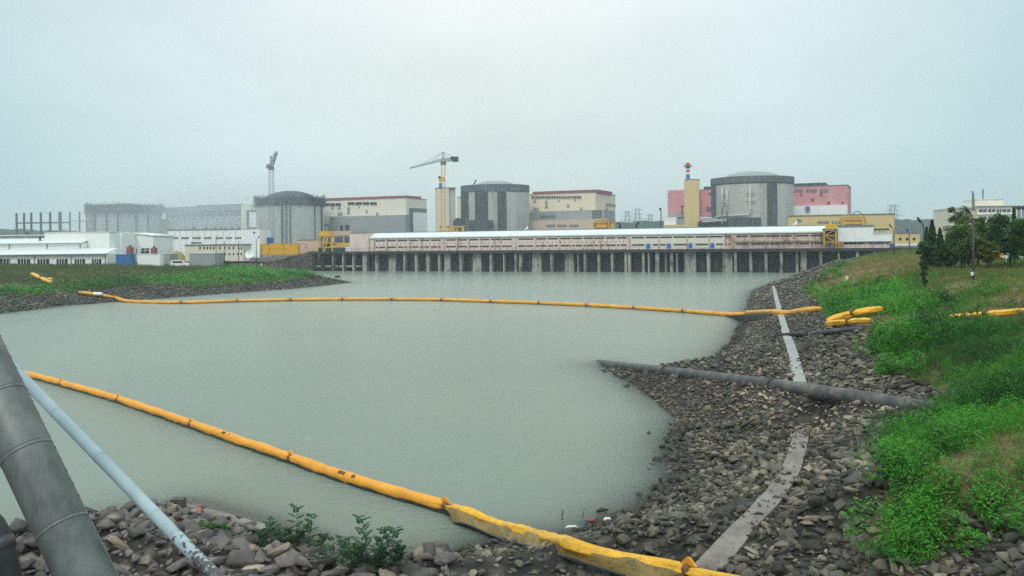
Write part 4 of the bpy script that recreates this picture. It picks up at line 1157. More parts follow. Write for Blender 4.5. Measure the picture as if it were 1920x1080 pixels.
m = MB(); rect(m, fo, 475, 434.5, 478, 437.5, -1.65, -1.4); m.build('window', M['glass'], T)
for x in (363, 386, 403, 413, 421, 434, 447):
    m = MB(); rect(m, fo, x - 1.2, 426.5, x + 1.2, 431, 4, 5); m.build('roof_vent', M['steel_mid'], T)
m = MB()
for k in range(12): rect(m, fo, 315 + k * 11.5, 431.5, 315.3 + k * 11.5, 468, -.04, .0)
m.build('panel_joint', M['grey_wall'], T)
# cream barrack with dotted windows
fb_ = Fr(P(400, 470, 262)[:2], (1, 0)); o_ = P(400, 470, 262)
T = thing('barrack', 'long cream building with two rows of tiny dark windows before office block', 'building', (o_.x, o_.y, 5))
m = MB(); a0, a1, zb, zt = rect(m, fb_, 347, 459.5, 456, 486, 0, 8, z0=4); m.build('wall', M['pump_cream'], T)
MB().fbox(fb_, a0 - .3, a1 + .3, -.3, 8.3, zt, zt + .25).build('roof', M['steel_mid'], T)
for x in (375, 382.5, 388.5, 394.5, 400.5, 412, 421.5, 429.5, 437.5, 447.5, 452.5):
    m = MB(); rect(m, fb_, x - 1.2, 462.5, x + 1.2, 467.5, -.08, .2); m.build('window', M['glass'], T)
for x in (422, 430, 437.5, 446, 452):
    m = MB(); rect(m, fb_, x - 1.3, 474.5, x + 1.3, 478, -.08, .2); m.build('window', M['glass'], T)
# tarpaulin heap
p = P(328, 476, 268); m = MB()
n = 20; V = []
for j in range(6):
    for k in range(n):
        t = 2 * math.pi * k / n; f = j / 5
        V.append((p.x + 3.5 * math.cos(t) * (1 - f * .55) * (1 + .06 * math.sin(3 * t + j)), p.y + 2.4 * math.sin(t) * (1 - f * .6), 4.2 + 2.9 * math.sin(f * 1.5) * (1 + .05 * math.sin(5 * t))))
fs = [(j * n + k, j * n + (k + 1) % n, (j + 1) * n + (k + 1) % n, (j + 1) * n + k) for j in range(5) for k in range(n)] + [tuple(range(5 * n, 6 * n))]
o = MB().add(V, fs).build('covered_heap', M['tarp'], None, True, loc=(p.x, p.y, 4.3))
setp(o, 'rounded heap under a yellow green tarpaulin beside the cream building', 'heap')
# low flat roofed sheds
for x0, x1, y0, y1, Y, lab in ((355, 408, 475, 492, 238, 'low grey shed with flat white roof below the cream building'), (300, 318, 476, 492, 240, 'small grey shed with flat white roof next to the vans')):
    container(lab, x0, x1, y0, y1, Y, 'grey_wall', 'flat roofed sheds', 'shed', 'shed', ribs=False, z0=3.2, dep=6)
# parked vans
def van(p, label, mt, grp, ang=0.0, L=4.6):
    T = thing('parked_van', label, 'van', p, grp); T.rotation_euler = (0, 0, ang)
    def b(m, nm, mat):
        o = m.build(nm, mat); o.parent = T; return o
    prof = [(-L / 2, .35), (L / 2, .35), (L / 2, .95), (L / 2 - .55, 1.1), (L / 2 - 1.15, 1.85), (-L / 2 + .15, 1.95), (-L / 2, 1.7)]
    m = MB(); n = len(prof)
    m.add([(x, -.85, z) for x, z in prof] + [(x, .85, z) for x, z in prof], [tuple(range(n)), tuple(range(2 * n - 1, n - 1, -1))] + [(i, i + n, (i + 1) % n + n, (i + 1) % n) for i in range(n)])
    b(m, 'body', M[mt])
    for s in (-1, 1):
        m = MB().hexa([(-L / 2 + .5, s * .86 - .01, 1.2), (L / 2 - 1.3, s * .86 - .01, 1.2), (L / 2 - 1.3, s * .86 + .01, 1.2), (-L / 2 + .5, s * .86 + .01, 1.2), (-L / 2 + .5, s * .86 - .01, 1.7), (L / 2 - 1.5, s * .86 - .01, 1.7), (L / 2 - 1.5, s * .86 + .01, 1.7), (-L / 2 + .5, s * .86 + .01, 1.7)])
        b(m, 'side_window', M['glass'])
        for x in (-L / 2 + .85, L / 2 - .85):
            b(MB().tube([(x, s * .7, .34), (x, s * .88, .34)], .34, 14), 'wheel', M['rubber'])
    m = MB().hexa([(L / 2 - .62, -.75, 1.13), (L / 2 - .58, -.75, 1.13), (L / 2 - .58, .75, 1.13), (L / 2 - .62, .75, 1.13), (L / 2 - 1.12, -.7, 1.78), (L / 2 - 1.06, -.7, 1.78), (L / 2 - 1.06, .7, 1.78), (L / 2 - 1.12, .7, 1.78)])
    b(m, 'windscreen', M['glass'])
    return T
def put(px, py, Y):
    p = P(px, py, Y); return (p.x, p.y, float(H(np.array(p.x), np.array(p.y))))
van(put(338, 488, 236), 'white van parked between the two flat roofed sheds', 'white_paint', 'parked vehicles')
van(put(424, 486, 244), 'dark van parked at the corner of the cream building', 'steel_dark', 'parked vehicles', .3)

# poles and the dish
def lamp_post(label, base, top, arm, grp, r=.09, mt='lamp_pole', Y=None, box=None):
    g = G(*base) if Y is None else P(*base, Y)
    if Y is not None: g.z = float(H(np.array(g.x), np.array(g.y)))
    T = thing('lamp_post', label, 'lamp post', g, grp)
    t = P(*top, g.y)
    MB().tube([g - Vector((0, 0, .4)), t], [r, r * .65], 10).build('pole', M[mt], T, True)
    if arm:
        e = P(*arm, g.y); mid = t.lerp(e, .5) + Vector((0, 0, (e.z - t.z) * .25))
        MB().tube([t - Vector((0, 0, .1)), mid, e], r * .5, 8).build('arm', M[mt], T, True)
        d = (e - t); d.normalize()
        MB().tube([e - d * .1, e + d * .25, e + d * .6], [r * .6, r * 1.5, r * .7], 10).build('lamp_head', M['steel_dark'], T, True)
    if box:
        b = P(*box, g.y); MB().box((b.x - .05, b.y - r, b.z), (.16, .14, .26)).build('junction_box', M['white_paint'], T)
    return T
lamp_post('tall brown lamp post with junction box standing out on the open grass', (1825, 526), (1825, 409), (1817, 398.5), 'lamp posts', .085, box=(1823, 513))
lamp_post('brown lamp post just before the dark conifers', (1731, 506), (1732, 426), (1725.5, 416), 'lamp posts', .11)
lamp_post('brown lamp post at the corner of the tall ochre wall', (1676, 500), (1676, 432), (1671, 425.5), 'lamp posts', .11, Y=150)
lamp_post('brown lamp post in front of the small ochre hut', (1705, 492), (1705, 440), (1702, 434), 'lamp posts', .11, Y=160)
for i, (x, yb, yt, lab, arm) in enumerate(((405, 498, 443, 'dark pole rising from the weeds before the cream building', None), (421, 486, 452, 'thin pole between cream building and grey shed', None),
                                  (447.5, 487, 451, 'thin pole at the end of the cream building', None), (480.5, 494, 452, 'curved lamp post beside the white dish', (484, 446)))):
    lamp_post(lab, (x, yb), (x, yt), arm, 'poles before the cream building', .11, Y=(222, 240, 242, 226)[i])
p = P(469, 477, 225); gz = float(H(np.array(p.x), np.array(p.y)))
T = thing('satellite_dish', 'round white satellite dish tilted up at the edge of the weeds', 'satellite dish', (p.x, p.y, gz))
ax = Vector((-.2, -.9, .42)).normalized(); u = ax.cross(Vector((0, 0, 1))).normalized(); v = ax.cross(u)
m = MB(); V = []; n = 28
for j in range(6):
    rr = 1.18 * j / 5
    for k in range(n):
        t = 2 * math.pi * k / n; V.append(p + u * rr * math.cos(t) + v * rr * math.sin(t) + ax * (.32 * (rr / 1.18) ** 2))
fs = [(j * n + k, j * n + (k + 1) % n, (j + 1) * n + (k + 1) % n, (j + 1) * n + k) for j in range(5) for k in range(n)]
m.add(V, fs); m.build('reflector', M['white_paint'], T, True)
MB().tube([p - ax * .05, p - ax * .35 - Vector((0, 0, .3)), (p.x, p.y + .3, gz - .3)], .09, 8).build('mast', M['steel_mid'], T)
m = MB(); m.bar(p + v * 1.0 + ax * .25, p + ax * .95, .05); m.bar(p - v * 1.0 + ax * .25, p + ax * .95, .05); m.box(p + ax * .95, (.16, .16, .16)); m.build('feed_arm', M['steel_mid'], T)

# yellow site boxes, peach building, crawler gantry by the pier end
for i, (x0, x1, y0, y1, lab) in enumerate(((488, 504, 458, 472, 'yellow site box at the far end of the yellow row'), (504, 530, 456.5, 466, 'upper yellow site box stacked in the row'), (505, 531, 466.3, 474, 'lower yellow site box stacked in the row'), (531, 558.5, 457, 472.5, 'yellow site box nearest the peach building'))):
    container(lab, x0, x1, y0, y1, 300, 'yellow', 'yellow site boxes', 'site_box', 'container', (1, -.05), z0=5.3 if i != 1 else None)
container('blue container above the yellow boxes at the foot of grey crane', 491.5, 510, 446, 457.5, 309, 'blue', None, z0=5.3)
p = P(578, 468, 305); fpc = Fr((p.x, p.y), PU)
T = thing('peach_building', 'low peach coloured building with small holes beside the yellow boxes', 'building', (p.x, p.y, 6))
m = MB(); a0, a1, zb, zt = rect(m, fpc, 557.5, 450, 600, 470, 0, 7, z0=5.3); m.build('wall', M['peach'], T)
MB().fbox(fpc, a0 - .2, a1 + .2, -.2, 7.2, zt, zt + .2).build('roof', M['steel_mid'], T)
for x, y in ((566, 457), (574.5, 458), (574.5, 464)):
    m = MB(); rect(m, fpc, x - .7, y - 1, x + .7, y + 1, -.08, .1); m.build('vent', M['glass'], T)
fyy = Fr(P(620, 460, 287)[:2], PU); o_ = fyy.w(0, 0, ZD)
T = thing('crawler_crane', 'yellow angular gantry with hut on legs at the pier corner', 'gantry crane', o_, 'yellow gantry cranes')
m = MB(); rect(m, fyy, 598.5, 433.5, 615, 441.5, .3, 3.2); m.build('hut', M['yellow'], T)
m = MB(); rect(m, fyy, 596, 441.5, 622, 444, 0, 3.5); m.build('beam', M['yellow_old'], T)
for a, b in (((599, 444), (595.5, 470)), ((608, 444), (606, 470)), ((621, 444), (624, 470)), ((615, 444), (609, 470))):
    MB().bar(fpt(fyy, *a, .5), Vector((fpt(fyy, *b, .5).x, fpt(fyy, *b, .5).y, ZD)), .38).build('leg', M['yellow'], T)
m = MB(); m.bar(fpt(fyy, 597, 456, .5), fpt(fyy, 622, 456, .5), .25); m.bar(fpt(fyy, 597, 456, .5), fpt(fyy, 608, 446, .5), .2); m.build('brace', M['yellow_old'], T)
m = MB(); rect(m, fyy, 597, 464.5, 642, 470, 1, 3, z0=ZD); m.build('bogie', mat_plain('dark_green_paint', (.02, .075, .05), .25, 1.0, .5), T)
m = MB(); rect(m, fyy, 604, 457, 612, 463, .6, 2.2); m.build('motor', M['steel_dark'], T)
p = P(640, 462, 288)
T = thing('flat_trailer', 'yellow flat trailer with white box standing between gantry and pump house', 'trailer', (p.x, p.y, ZD))
frr = Fr((p.x, p.y), PU)
m = MB(); rect(m, frr, 616, 455.5, 658, 461.5, .2, 2.4); m.build('bed', M['yellow'], T)
m = MB(); rect(m, frr, 645, 461.5, 657, 470, .4, 2.2, z0=ZD); m.build('box', M['white_paint'], T)
for x in (622, 631, 641):
    q = fpt(frr, x, 467, .3); MB().tube([(q.x, q.y, ZD + .42), (q.x + .1, q.y + .3, ZD + .42)], .42, 14).build('wheel', M['rubber'], T)
p = P(642, 450, 296); frr = Fr((p.x, p.y), PU)
T = thing('glazed_cabin', 'dark glazed cabin row behind the yellow trailer', 'cabin', (p.x, p.y, ZD))
m = MB(); a0, a1, zb, zt = rect(m, frr, 612, 442.5, 659, 470, 0, 5, z0=5.3); m.build('wall', M['peach'], T)
for x0, x1 in ((613, 622), (627, 643), (645.5, 657.5)):
    m = MB(); rect(m, frr, x0, 444, x1, 454.5, -.1, .2); m.build('window', M['glass_blue'], T)
MB().fbox(frr, a0 - .15, a1 + .15, -.2, 5.2, zt, zt + .2).build('roof', M['steel_mid'], T)

# ------------------------------------------------------------------ office tower block beyond the trees, masts, pylons
p = P(1830, 420, 250); fof = Fr((p.x, p.y), (1, -.12))
T = thing('apartment_office', 'pale four storey office block with penthouse rising behind the trees', 'office building', (p.x, p.y, 6))
def ob(x0, y0, x1, y1, t0, t1, mt, nm, z0=None):
    m = MB(); r = rect(m, fof, x0, y0, x1, y1, t0, t1, z0=z0); return m.build(nm, M[mt], T)
ob(1784, 391, 1832, 470, 1.5, 16, 'beige2', 'wall', 5.5); ob(1832, 386, 1899, 470, 0, 15, 'beige2', 'wall', 5.5)
ob(1829, 373.5, 1881, 386, 3, 12, 'beige2', 'penthouse'); ob(1828.5, 372.8, 1881.5, 373.8, 2.8, 12.2, 'white_clean', 'penthouse_roof')
ob(1831, 384.8, 1900, 386.3, -.6, 15.5, 'white_clean', 'roof'); ob(1783, 390.3, 1832, 391.3, 1.2, 16, 'white_clean', 'roof')
for y0, y1 in ((392, 397.5), (405.5, 411), (420, 426)):
    for x0, x1 in ((1836, 1850), (1853, 1866), (1869, 1878), (1880, 1895)):
        w = ob(x0, y0, x1, y1, -.12, .2, 'glass_blue', 'window')
        m = MB(); rect(m, fof, (x0 + x1) / 2 - .4, y0, (x0 + x1) / 2 + .4, y1, -.22, -.12); m.build('mullion', M['white_paint'], w)
    for x0 in (1788, 1800, 1812):
        ob(x0, y0 + 4, x0 + 8, y1 + 4, 1.38, 1.8, 'glass_blue', 'window')
for y in (399.5, 413.5): ob(1832, y, 1899.5, y + 2.5, -.35, .0, 'white', 'balcony_band')
p = P(1843, 373, 254); z0 = p.z
T = thing('antenna_mast', 'thin dark antenna mast on the pale office penthouse', 'antenna', p, 'masts by the pale office')
m = MB(); m.bar(p, P(1843, 355, 254), .22); m.build('mast', M['steel_dark'], T)
m = MB(); m.bar(P(1841.5, 358, 254), P(1845, 358, 254), .1); m.bar(P(1841, 362, 254), P(1845.5, 362, 254), .1); m.build('crossbar', M['steel_dark'], T)
p = P(1825, 392, 249)
T = thing('lattice_mast', 'slender dark lattice mast with lamp at the office corner', 'antenna', tuple(p), 'masts by the pale office')
lattice(MB(), p - Vector((0, 0, .5)), P(1824.5, 362, 249), .55, .3, 10, .07, Vector((1, 0, 0))).build('mast', M['steel_dark'], T)
m = MB(); m.bar(P(1824.5, 362, 249), P(1822, 359.5, 249), .2); m.box(P(1822.5, 359.5, 249), (.5, .3, .3)); m.build('lamp_head', M['steel_mid'], T)
for i, x in enumerate((1902.5, 1911, 1919.5)):
    p = P(x, 420, 235); R = .38
    T = thing('flue', ('grey flue with dark cap nearest the office wall', 'grey flue with dark cap in the middle of its row of three', 'grey flue with dark cap farthest from the office wall')[i], 'flue', (p.x, p.y, 6), 'flues by the office')
    zt = P(x, 387, 235).z
    MB().lathe(p, [(R, 5.5), (R, zt - .6)], 12).build('pipe', M['steel_mid'], T, True)
    MB().lathe(p, [(.2, zt - .8), (.62, zt - .7), (.62, zt), (.1, zt + .25)], 12).build('cap', M['steel_dark'], T)
def pylon(label, x, yt, yb, Y, w):
    p = P(x, yb, Y); p.z = 6; t = P(x, yt, Y)
    T = thing('pylon', label, 'pylon', p, 'distant pylons')
    lattice(MB(), p, t, w * 1.8, w * .55, 7, .28, Vector((1, 0, 0))).build('tower', M['steel_mid'], T)
    m = MB()
    for k, f in enumerate((.70, .83, .96)):
        c = p.lerp(t, f); hw = w * (1.5 - .25 * k)
        m.bar(c - Vector((hw, 0, 0)), c + Vector((hw, 0, 0)), .25); m.bar(c - Vector((hw, 0, 0)), c + Vector((0, 0, 1.5)), .15); m.bar(c + Vector((hw, 0, 0)), c + Vector((0, 0, 1.5)), .15)
    m.build('cross_arm', M['steel_mid'], T)
pylon('faint pylon rising over the ochre annex roof corner', 1674, 384, 440, 800, 6)
pylon('faint pylon just beside the beige hall end wall', 1176, 396, 440, 820, 4.5)
pylon('faint pylon midway between beige hall and pink block', 1195, 391, 440, 820, 5)
pylon('faint pylon nearest the pink block', 1219, 402, 440, 820, 4)
p = P(1239, 425, 500)
T = thing('floodlight_mast', 'thin dark mast with hooked head beside the pink block', 'mast', (p.x, p.y, 6))
MB().tube([(p.x, p.y, 5.6), P(1239.5, 395, 500)], [.4, .28], 8).build('pole', M['steel_dark'], T)
m = MB(); m.bar(P(1239.5, 395, 500), P(1237, 389.5, 500), .5); m.box(P(1238, 392, 500), (1.3, .8, 1.0)); m.build('lamp_head', M['steel_dark'], T)
# ------------------------------------------------------------------ leaves and stones as arrays
def rot_rand(n):
    q = rng.normal(size=(n, 4)); q /= np.linalg.norm(q, axis=1)[:, None]
    w, x, y, z = q.T
    return np.stack([np.stack([1 - 2 * (y * y + z * z), 2 * (x * y - z * w), 2 * (x * z + y * w)], -1),
                     np.stack([2 * (x * y + z * w), 1 - 2 * (x * x + z * z), 2 * (y * z - x * w)], -1),
                     np.stack([2 * (x * z - y * w), 2 * (y * z + x * w), 1 - 2 * (x * x + y * y)], -1)], 1)

def leaves(C, L, Wd, tilt=None):
    """diamond leaves at centres C; length L, width Wd (arrays or scalars); -> V, F"""
    n = len(C)
    az = rng.uniform(0, 2 * math.pi, n); el = rng.normal(.25, .45, n) if tilt is None else tilt
    d = np.stack([np.cos(az) * np.cos(el), np.sin(az) * np.cos(el), np.sin(el)], -1)
    s = np.cross(d, rng.normal(size=(n, 3)) * .5 + np.array([0, 0, 1.0])); s /= np.linalg.norm(s, axis=1)[:, None] + 1e-9
    L = np.broadcast_to(np.asarray(L, float), (n,))[:, None]; Wd = np.broadcast_to(np.asarray(Wd, float), (n,))[:, None]
    V = np.stack([C - d * L * .5, C + s * Wd * .5 - d * L * .05, C + d * L * .5, C - s * Wd * .5 - d * L * .05], 1).reshape(-1, 3)
    return V, np.arange(n * 4).reshape(n, 4)

def clump_template(n, L, lump=5):
    """an uneven mound of leaves, unit radius, about 1 high"""
    cs = rng.normal(size=(lump, 3)) * [.42, .42, .16] + [0, 0, .42]; rs = rng.uniform(.3, .55, lump)
    k = rng.integers(0, lump, n)
    dv = rng.normal(size=(n, 3)); dv /= np.linalg.norm(dv, axis=1)[:, None]
    C = cs[k] + dv * (rs[k] * rng.uniform(.55, 1.05, n) ** .6)[:, None]
    C[:, 2] = np.abs(C[:, 2])
    V, Fc = leaves(C, rng.uniform(.7, 1.3, n) * L, rng.uniform(.7, 1.2, n) * L * .3)
    return V, Fc

def scatter(templates, pos, scl, mesh_name, mat, tint=None, root=None, loc=None, zs=None, kind=None):
    n = len(pos); which = rng.integers(0, len(templates), n); Vs, Fs, Ts = [], [], []; off = 0
    ang = rng.uniform(0, 2 * math.pi, n)
    tint = rng.random(n) if tint is None else tint
    zs = np.ones(n) if zs is None else zs
    for w, (V, Fc) in enumerate(templates):
        i = np.where(which == w)[0]
        if not len(i): continue
        c, s = np.cos(ang[i]), np.sin(ang[i])
        X = V[None, :, 0] * c[:, None] - V[None, :, 1] * s[:, None]; Y = V[None, :, 0] * s[:, None] + V[None, :, 1] * c[:, None]
        Z = np.broadcast_to(V[None, :, 2], X.shape) * zs[i][:, None]
        W = np.stack([X, Y, Z], -1) * scl[i][:, None, None] + pos[i][:, None, :]
        Vs.append(W.reshape(-1, 3))
        Fs.append((Fc[None] + (np.arange(len(i)) * len(V))[:, None, None]).reshape(-1, Fc.shape[1]) + off)
        Ts.append(np.repeat(tint[i], len(V)) + rng.normal(0, .16, len(i) * len(V) // 4).repeat(4)[:len(i) * len(V)] if Fc.shape[1] == 4 else np.repeat(tint[i], len(V)))
        off += len(i) * len(V)
    o = npmesh(mesh_name, np.vstack(Vs), np.vstack(Fs), mat, root, loc, {'tint': np.concatenate(Ts)})
    if kind: setp(o, kind=kind)
    return o

def jgrid(x0, x1, y0, y1, sp):
    gx, gy = np.meshgrid(np.arange(x0, x1, sp), np.arange(y0, y1, sp))
    x = gx.ravel() + rng.uniform(-.5, .5, gx.size) * sp; y = gy.ravel() + rng.uniform(-.5, .5, gx.size) * sp
    return x, y
def inview(x, y, m=1.32): return np.abs(x) < (y * .5774 + 1.5) * m

# ------------------------------------------------------------------ riprap
def rock_variant(n=13, flat=.62):
    bm = bmesh.new()
    for _ in range(n):
        v = rng.normal(size=3); v /= np.linalg.norm(v); v *= rng.uniform(.72, 1.0)
        bm.verts.new((v[0] * rng.uniform(.8, 1.1), v[1] * .82, v[2] * flat))
    r = bmesh.ops.convex_hull(bm, input=bm.verts)
    bmesh.ops.delete(bm, geom=[g for g in r['geom_interior'] if isinstance(g, bmesh.types.BMVert)], context='VERTS')
    bmesh.ops.bevel(bm, geom=bm.edges[:], offset=.022, segments=1, affect='EDGES', profile=.5)
    bmesh.ops.triangulate(bm, faces=bm.faces[:])
    bm.verts.index_update()
    V = np.array([v.co[:] for v in bm.verts]) * .55
    Fc = np.array([[v.index for v in f.verts] for f in bm.faces]); bm.free()
    return V, Fc
def rock_variant_lo(n=9, flat=.6):
    bm = bmesh.new()
    for _ in range(n):
        v = rng.normal(size=3); v /= np.linalg.norm(v); v *= rng.uniform(.75, 1.0)
        bm.verts.new((v[0], v[1] * .85, v[2] * flat))
    r = bmesh.ops.convex_hull(bm, input=bm.verts)
    bmesh.ops.delete(bm, geom=[g for g in r['geom_interior'] if isinstance(g, bmesh.types.BMVert)], context='VERTS')
    bm.verts.index_update()
    V = np.array([v.co[:] for v in bm.verts]) * .55
    Fc = np.array([[v.index for v in f.verts] for f in bm.faces]); bm.free()
    return V, Fc
RV = [rock_variant(int(rng.integers(8, 13)), rng.uniform(.34, .7)) for _ in range(14)]
RLO = [rock_variant_lo(int(rng.integers(8, 11)), rng.uniform(.45, .7)) for _ in range(10)]

def gather(x, y, size, tint, mat):
    return dict(x=x, y=y, s=size, t=tint, m=np.full(len(x), mat))
parts_ = []
def add_rocks(x0, x1, y0, y1, sp, smin, smax, mat, cond, dens=1.0, tb=(0, 1)):
    x, y = jgrid(x0, x1, y0, y1, sp)
    k = inview(x, y); x, y = x[k], y[k]
    s = sdist(x, y)
    k = cond(x, y, s) & (rng.random(len(x)) < dens); x, y = x[k], y[k]
    if mat == 'rock_p': tb = (0, .8)
    sz = smin + (smax - smin) * rng.beta(1.3, 2.6, len(x))
    t = np.clip(rng.uniform(tb[0], tb[1], len(x)) + fbm(x * .35, y * .35, 2) * .5 + (np.clip((x - 9.8) / 6, -.1, .32) if mat == 'rock_p' else 0), 0, 1)
    if mat == 'rock_r' and y0 < 60: t = np.where(sdist(x, y) < .9, t * .35, t)      # algae-dark belt at the waterline
    parts_.append(gather(x, y, sz, t, mat))
SKP = np.array([W0(*p) for p in ((830, 938), (1000, 985), (1300, 1058), (1420, 1075), (1420, 1110), (1150, 1095), (1000, 1045), (840, 985))])
noskirt = lambda x, y: ~inpoly(SKP, x, y)
noveg = lambda x, y: pdist(VEG_R, x, y) < .25 + 1.2 * fbm(x * .9, y * .9, 2)
rid = lambda x, y: (ridge(x, y) > np.maximum(H(x, y, False) - .12, -.1))
off = lambda x, y: kerbdist(x, y) > .10
edge = lambda s, x, y: s > -.1 + 1.5 * fbm(x * .8, y * .8, 3)
# heap by the slanting pipes
add_rocks(-18, -1.5, 15, 32, .48, .36, 1.1, 'rock_l', lambda x, y, s: (s > -.5) & (x < -2.2 - (y - 25) * .3) & off(x, y))
add_rocks(-18, -1.5, 15, 32, .24, .14, .46, 'rock_l', lambda x, y, s: (s > -.3) & (x < -2.0 - (y - 25) * .3) & off(x, y), 1.0)
# small stones by the near waterline
add_rocks(-4, 4, 15, 30, .27, .12, .48, 'rock_r', lambda x, y, s: (s > -.2) & (x >= -3.0 - (y - 25) * .3) & off(x, y) & noskirt(x, y))
# bank between water and vegetation, near
add_rocks(2.5, 22, 13, 50, .25, .15, .66, 'rock_r', lambda x, y, s: edge(s, x, y) & noveg(x, y) & ~rid(x, y) & off(x, y) & noskirt(x, y))
add_rocks(2.5, 22, 13, 50, .17, .1, .3, 'rock_r', lambda x, y, s: edge(s, x, y) & noveg(x, y) & ~rid(x, y) & (kerbdist(x, y) > -.02 - .35 * np.clip(fbm(x * .9 + 5, y * .9, 2), 0, 1)) & noskirt(x, y), .75)
add_rocks(0, 22, 22, 66, .5, .2, .75, 'rock_r', lambda x, y, s: (s < -.2) & (s > -2.6 + 2 * fbm(x * .5, y * .5, 2)) & (kerbdist(x, y) > 1), .35, (.0, .5))      # drowned stones
# pebbles strewn on the concrete
add_rocks(2, 14, 17, 38, .2, .03, .11, 'rock_r', lambda x, y, s: (kerbdist(x, y) < .1), .5, (.0, .9))
# gravel along the pipe
add_rocks(5, 16, 26, 66, .23, .14, .5, 'rock_p', lambda x, y, s: rid(x, y) & noveg(x, y) & (y < 64), 1, (.0, .8))
# middle and far bank
add_rocks(6, 34, 50, 100, .34, .2, .6, 'rock_r', lambda x, y, s: edge(s, x, y) & noveg(x, y) & ~rid(x, y) & (kerbdist(x, y) > .1), 1, (.1, 1))
add_rocks(20, 80, 100, 190, .75, .4, 1.05, 'rock_r', lambda x, y, s: edge(s, x, y) & (s < 12) & noveg(x, y) & (kerbdist(x, y) > .2), 1, (.15, 1))
# far shore
def lcond(x, y, s): return (s > -.8 + 1.2 * fbm(x * .5, y * .5, 2)) & (pdist(VEG_L, x, y) < .8) & (s < 22)
add_rocks(-90, -30, 98, 215, .62, .35, .95, 'rock_r', lcond, 1, (.05, .95))
# gravel heaps by the pier corner
def hcond(x, y, s):
    t = (x - PIER.o[0]) * PIER.n[0] + (y - PIER.o[1]) * PIER.n[1]; a = (x - PIER.o[0]) * PIER.u[0] + (y - PIER.o[1]) * PIER.u[1]
    return (t > -14) & (t < 9) & (a > -24) & (a < 16) & (s > -.4)
add_rocks(-95, -50, 255, 312, .8, .5, 1.1, 'rock_l', hcond, 1, (.3, 1))
RX = np.concatenate([p['x'] for p in parts_]); RY = np.concatenate([p['y'] for p in parts_]); RS = np.concatenate([p['s'] for p in parts_]); RT = np.concatenate([p['t'] for p in parts_]); RM = np.concatenate([p['m'] for p in parts_])
RZ = H(RX, RY) + RS * rng.uniform(.02, .24, len(RX))
onk = kerbdist(RX, RY) < 0
RZ = RZ + np.where(onk, .11, 0)
# the stones that show largest become objects
vz = (CH - RZ) / RY * FP; pxs = RX / RY * FP
vis = (np.abs(pxs) < 955) & (vz < 632) & (RZ > -.05) & ~((pxs < -720) & (pxs > -880) & (vz > 420)) & ~((vz < 560) & (RY < 22))
score = np.where(vis, RS / RY, 0)
big = np.argsort(-score)[:292]
isbig = np.zeros(len(RX), bool); isbig[big] = True
ROT = rot_rand(len(RX)) ; tl = rng.uniform(0, 2 * math.pi, len(RX))
def tiltmat(n):
    a = rng.normal(0, .28, (n, 2)); c = rng.uniform(0, 2 * math.pi, n)
    Rz = np.zeros((n, 3, 3)); Rz[:, 0, 0] = np.cos(c); Rz[:, 0, 1] = -np.sin(c); Rz[:, 1, 0] = np.sin(c); Rz[:, 1, 1] = np.cos(c); Rz[:, 2, 2] = 1
    Rx = np.zeros((n, 3, 3)); Rx[:, 0, 0] = 1; Rx[:, 1, 1] = np.cos(a[:, 0]); Rx[:, 1, 2] = -np.sin(a[:, 0]); Rx[:, 2, 1] = np.sin(a[:, 0]); Rx[:, 2, 2] = np.cos(a[:, 0])
    Ry = np.zeros((n, 3, 3)); Ry[:, 1, 1] = 1; Ry[:, 0, 0] = np.cos(a[:, 1]); Ry[:, 0, 2] = np.sin(a[:, 1]); Ry[:, 2, 0] = -np.sin(a[:, 1]); Ry[:, 2, 2] = np.cos(a[:, 1])
    return Rz @ Rx @ Ry
RR = tiltmat(len(RX)); var = rng.integers(0, 14, len(RX)); asp = rng.uniform(.75, 1.25, (len(RX), 3)) * np.array([1.12, .95, .95])
def rock_mesh(sel, name, mat, lo=False):
    Vs, Fs, Ts, off_ = [], [], [], 0
    tmpl = RLO if lo else RV
    for w in range(len(tmpl)):
        i = sel[(var[sel] % len(tmpl)) == w]
        if not len(i): continue
        V, Fc = tmpl[w]
        W = np.einsum('nij,nvj->nvi', RR[i], V[None] * (asp[i] * RS[i][:, None])[:, None, :]) + np.stack([RX[i], RY[i], RZ[i]], -1)[:, None, :]
        Vs.append(W.reshape(-1, 3)); Fs.append((Fc[None] + (np.arange(len(i)) * len(V))[:, None, None]).reshape(-1, 3) + off_); Ts.append(np.repeat(RT[i], len(V))); off_ += len(i) * len(V)
    o = npmesh(name, np.vstack(Vs), np.vstack(Fs), mat, None, None, {'tint': np.concatenate(Ts)})
    return setp(o, kind='stuff')
for mt, nm in (('rock_l', 'riprap'), ('rock_r', 'riprap'), ('rock_p', 'gravel')):
    near = np.where((RM == mt) & ~isbig & (RY < 60) & (RS > .3))[0]; far = np.where((RM == mt) & ~isbig & ~((RY < 60) & (RS > .3)))[0]
    if len(near): rock_mesh(near, nm, M[mt])
    if len(far): rock_mesh(far, nm, M[mt], True)
KX = np.interp(RY[big], KP[:len(KP)][np.argsort(KP[:, 1])][:, 1], KP[np.argsort(KP[:, 1])][:, 0])
labs = {'heap': ('mauve grey angular stone in the heap beneath the slanting pipes', 'heap stones beneath the slanting pipes'),
        'spit': ('dark stone on the low shore under the yellow boom', 'stones on the low shore'),
        'wet': ('dark grey angular stone between the water and the concrete strip', 'stones between water and concrete strip'),
        'dry': ('dark grey angular stone between the concrete strip and green bushes', 'stones between strip and bushes'),
        'tan': ('tan stone of the gravel bank along the long black pipe', 'stones along the black pipe')}
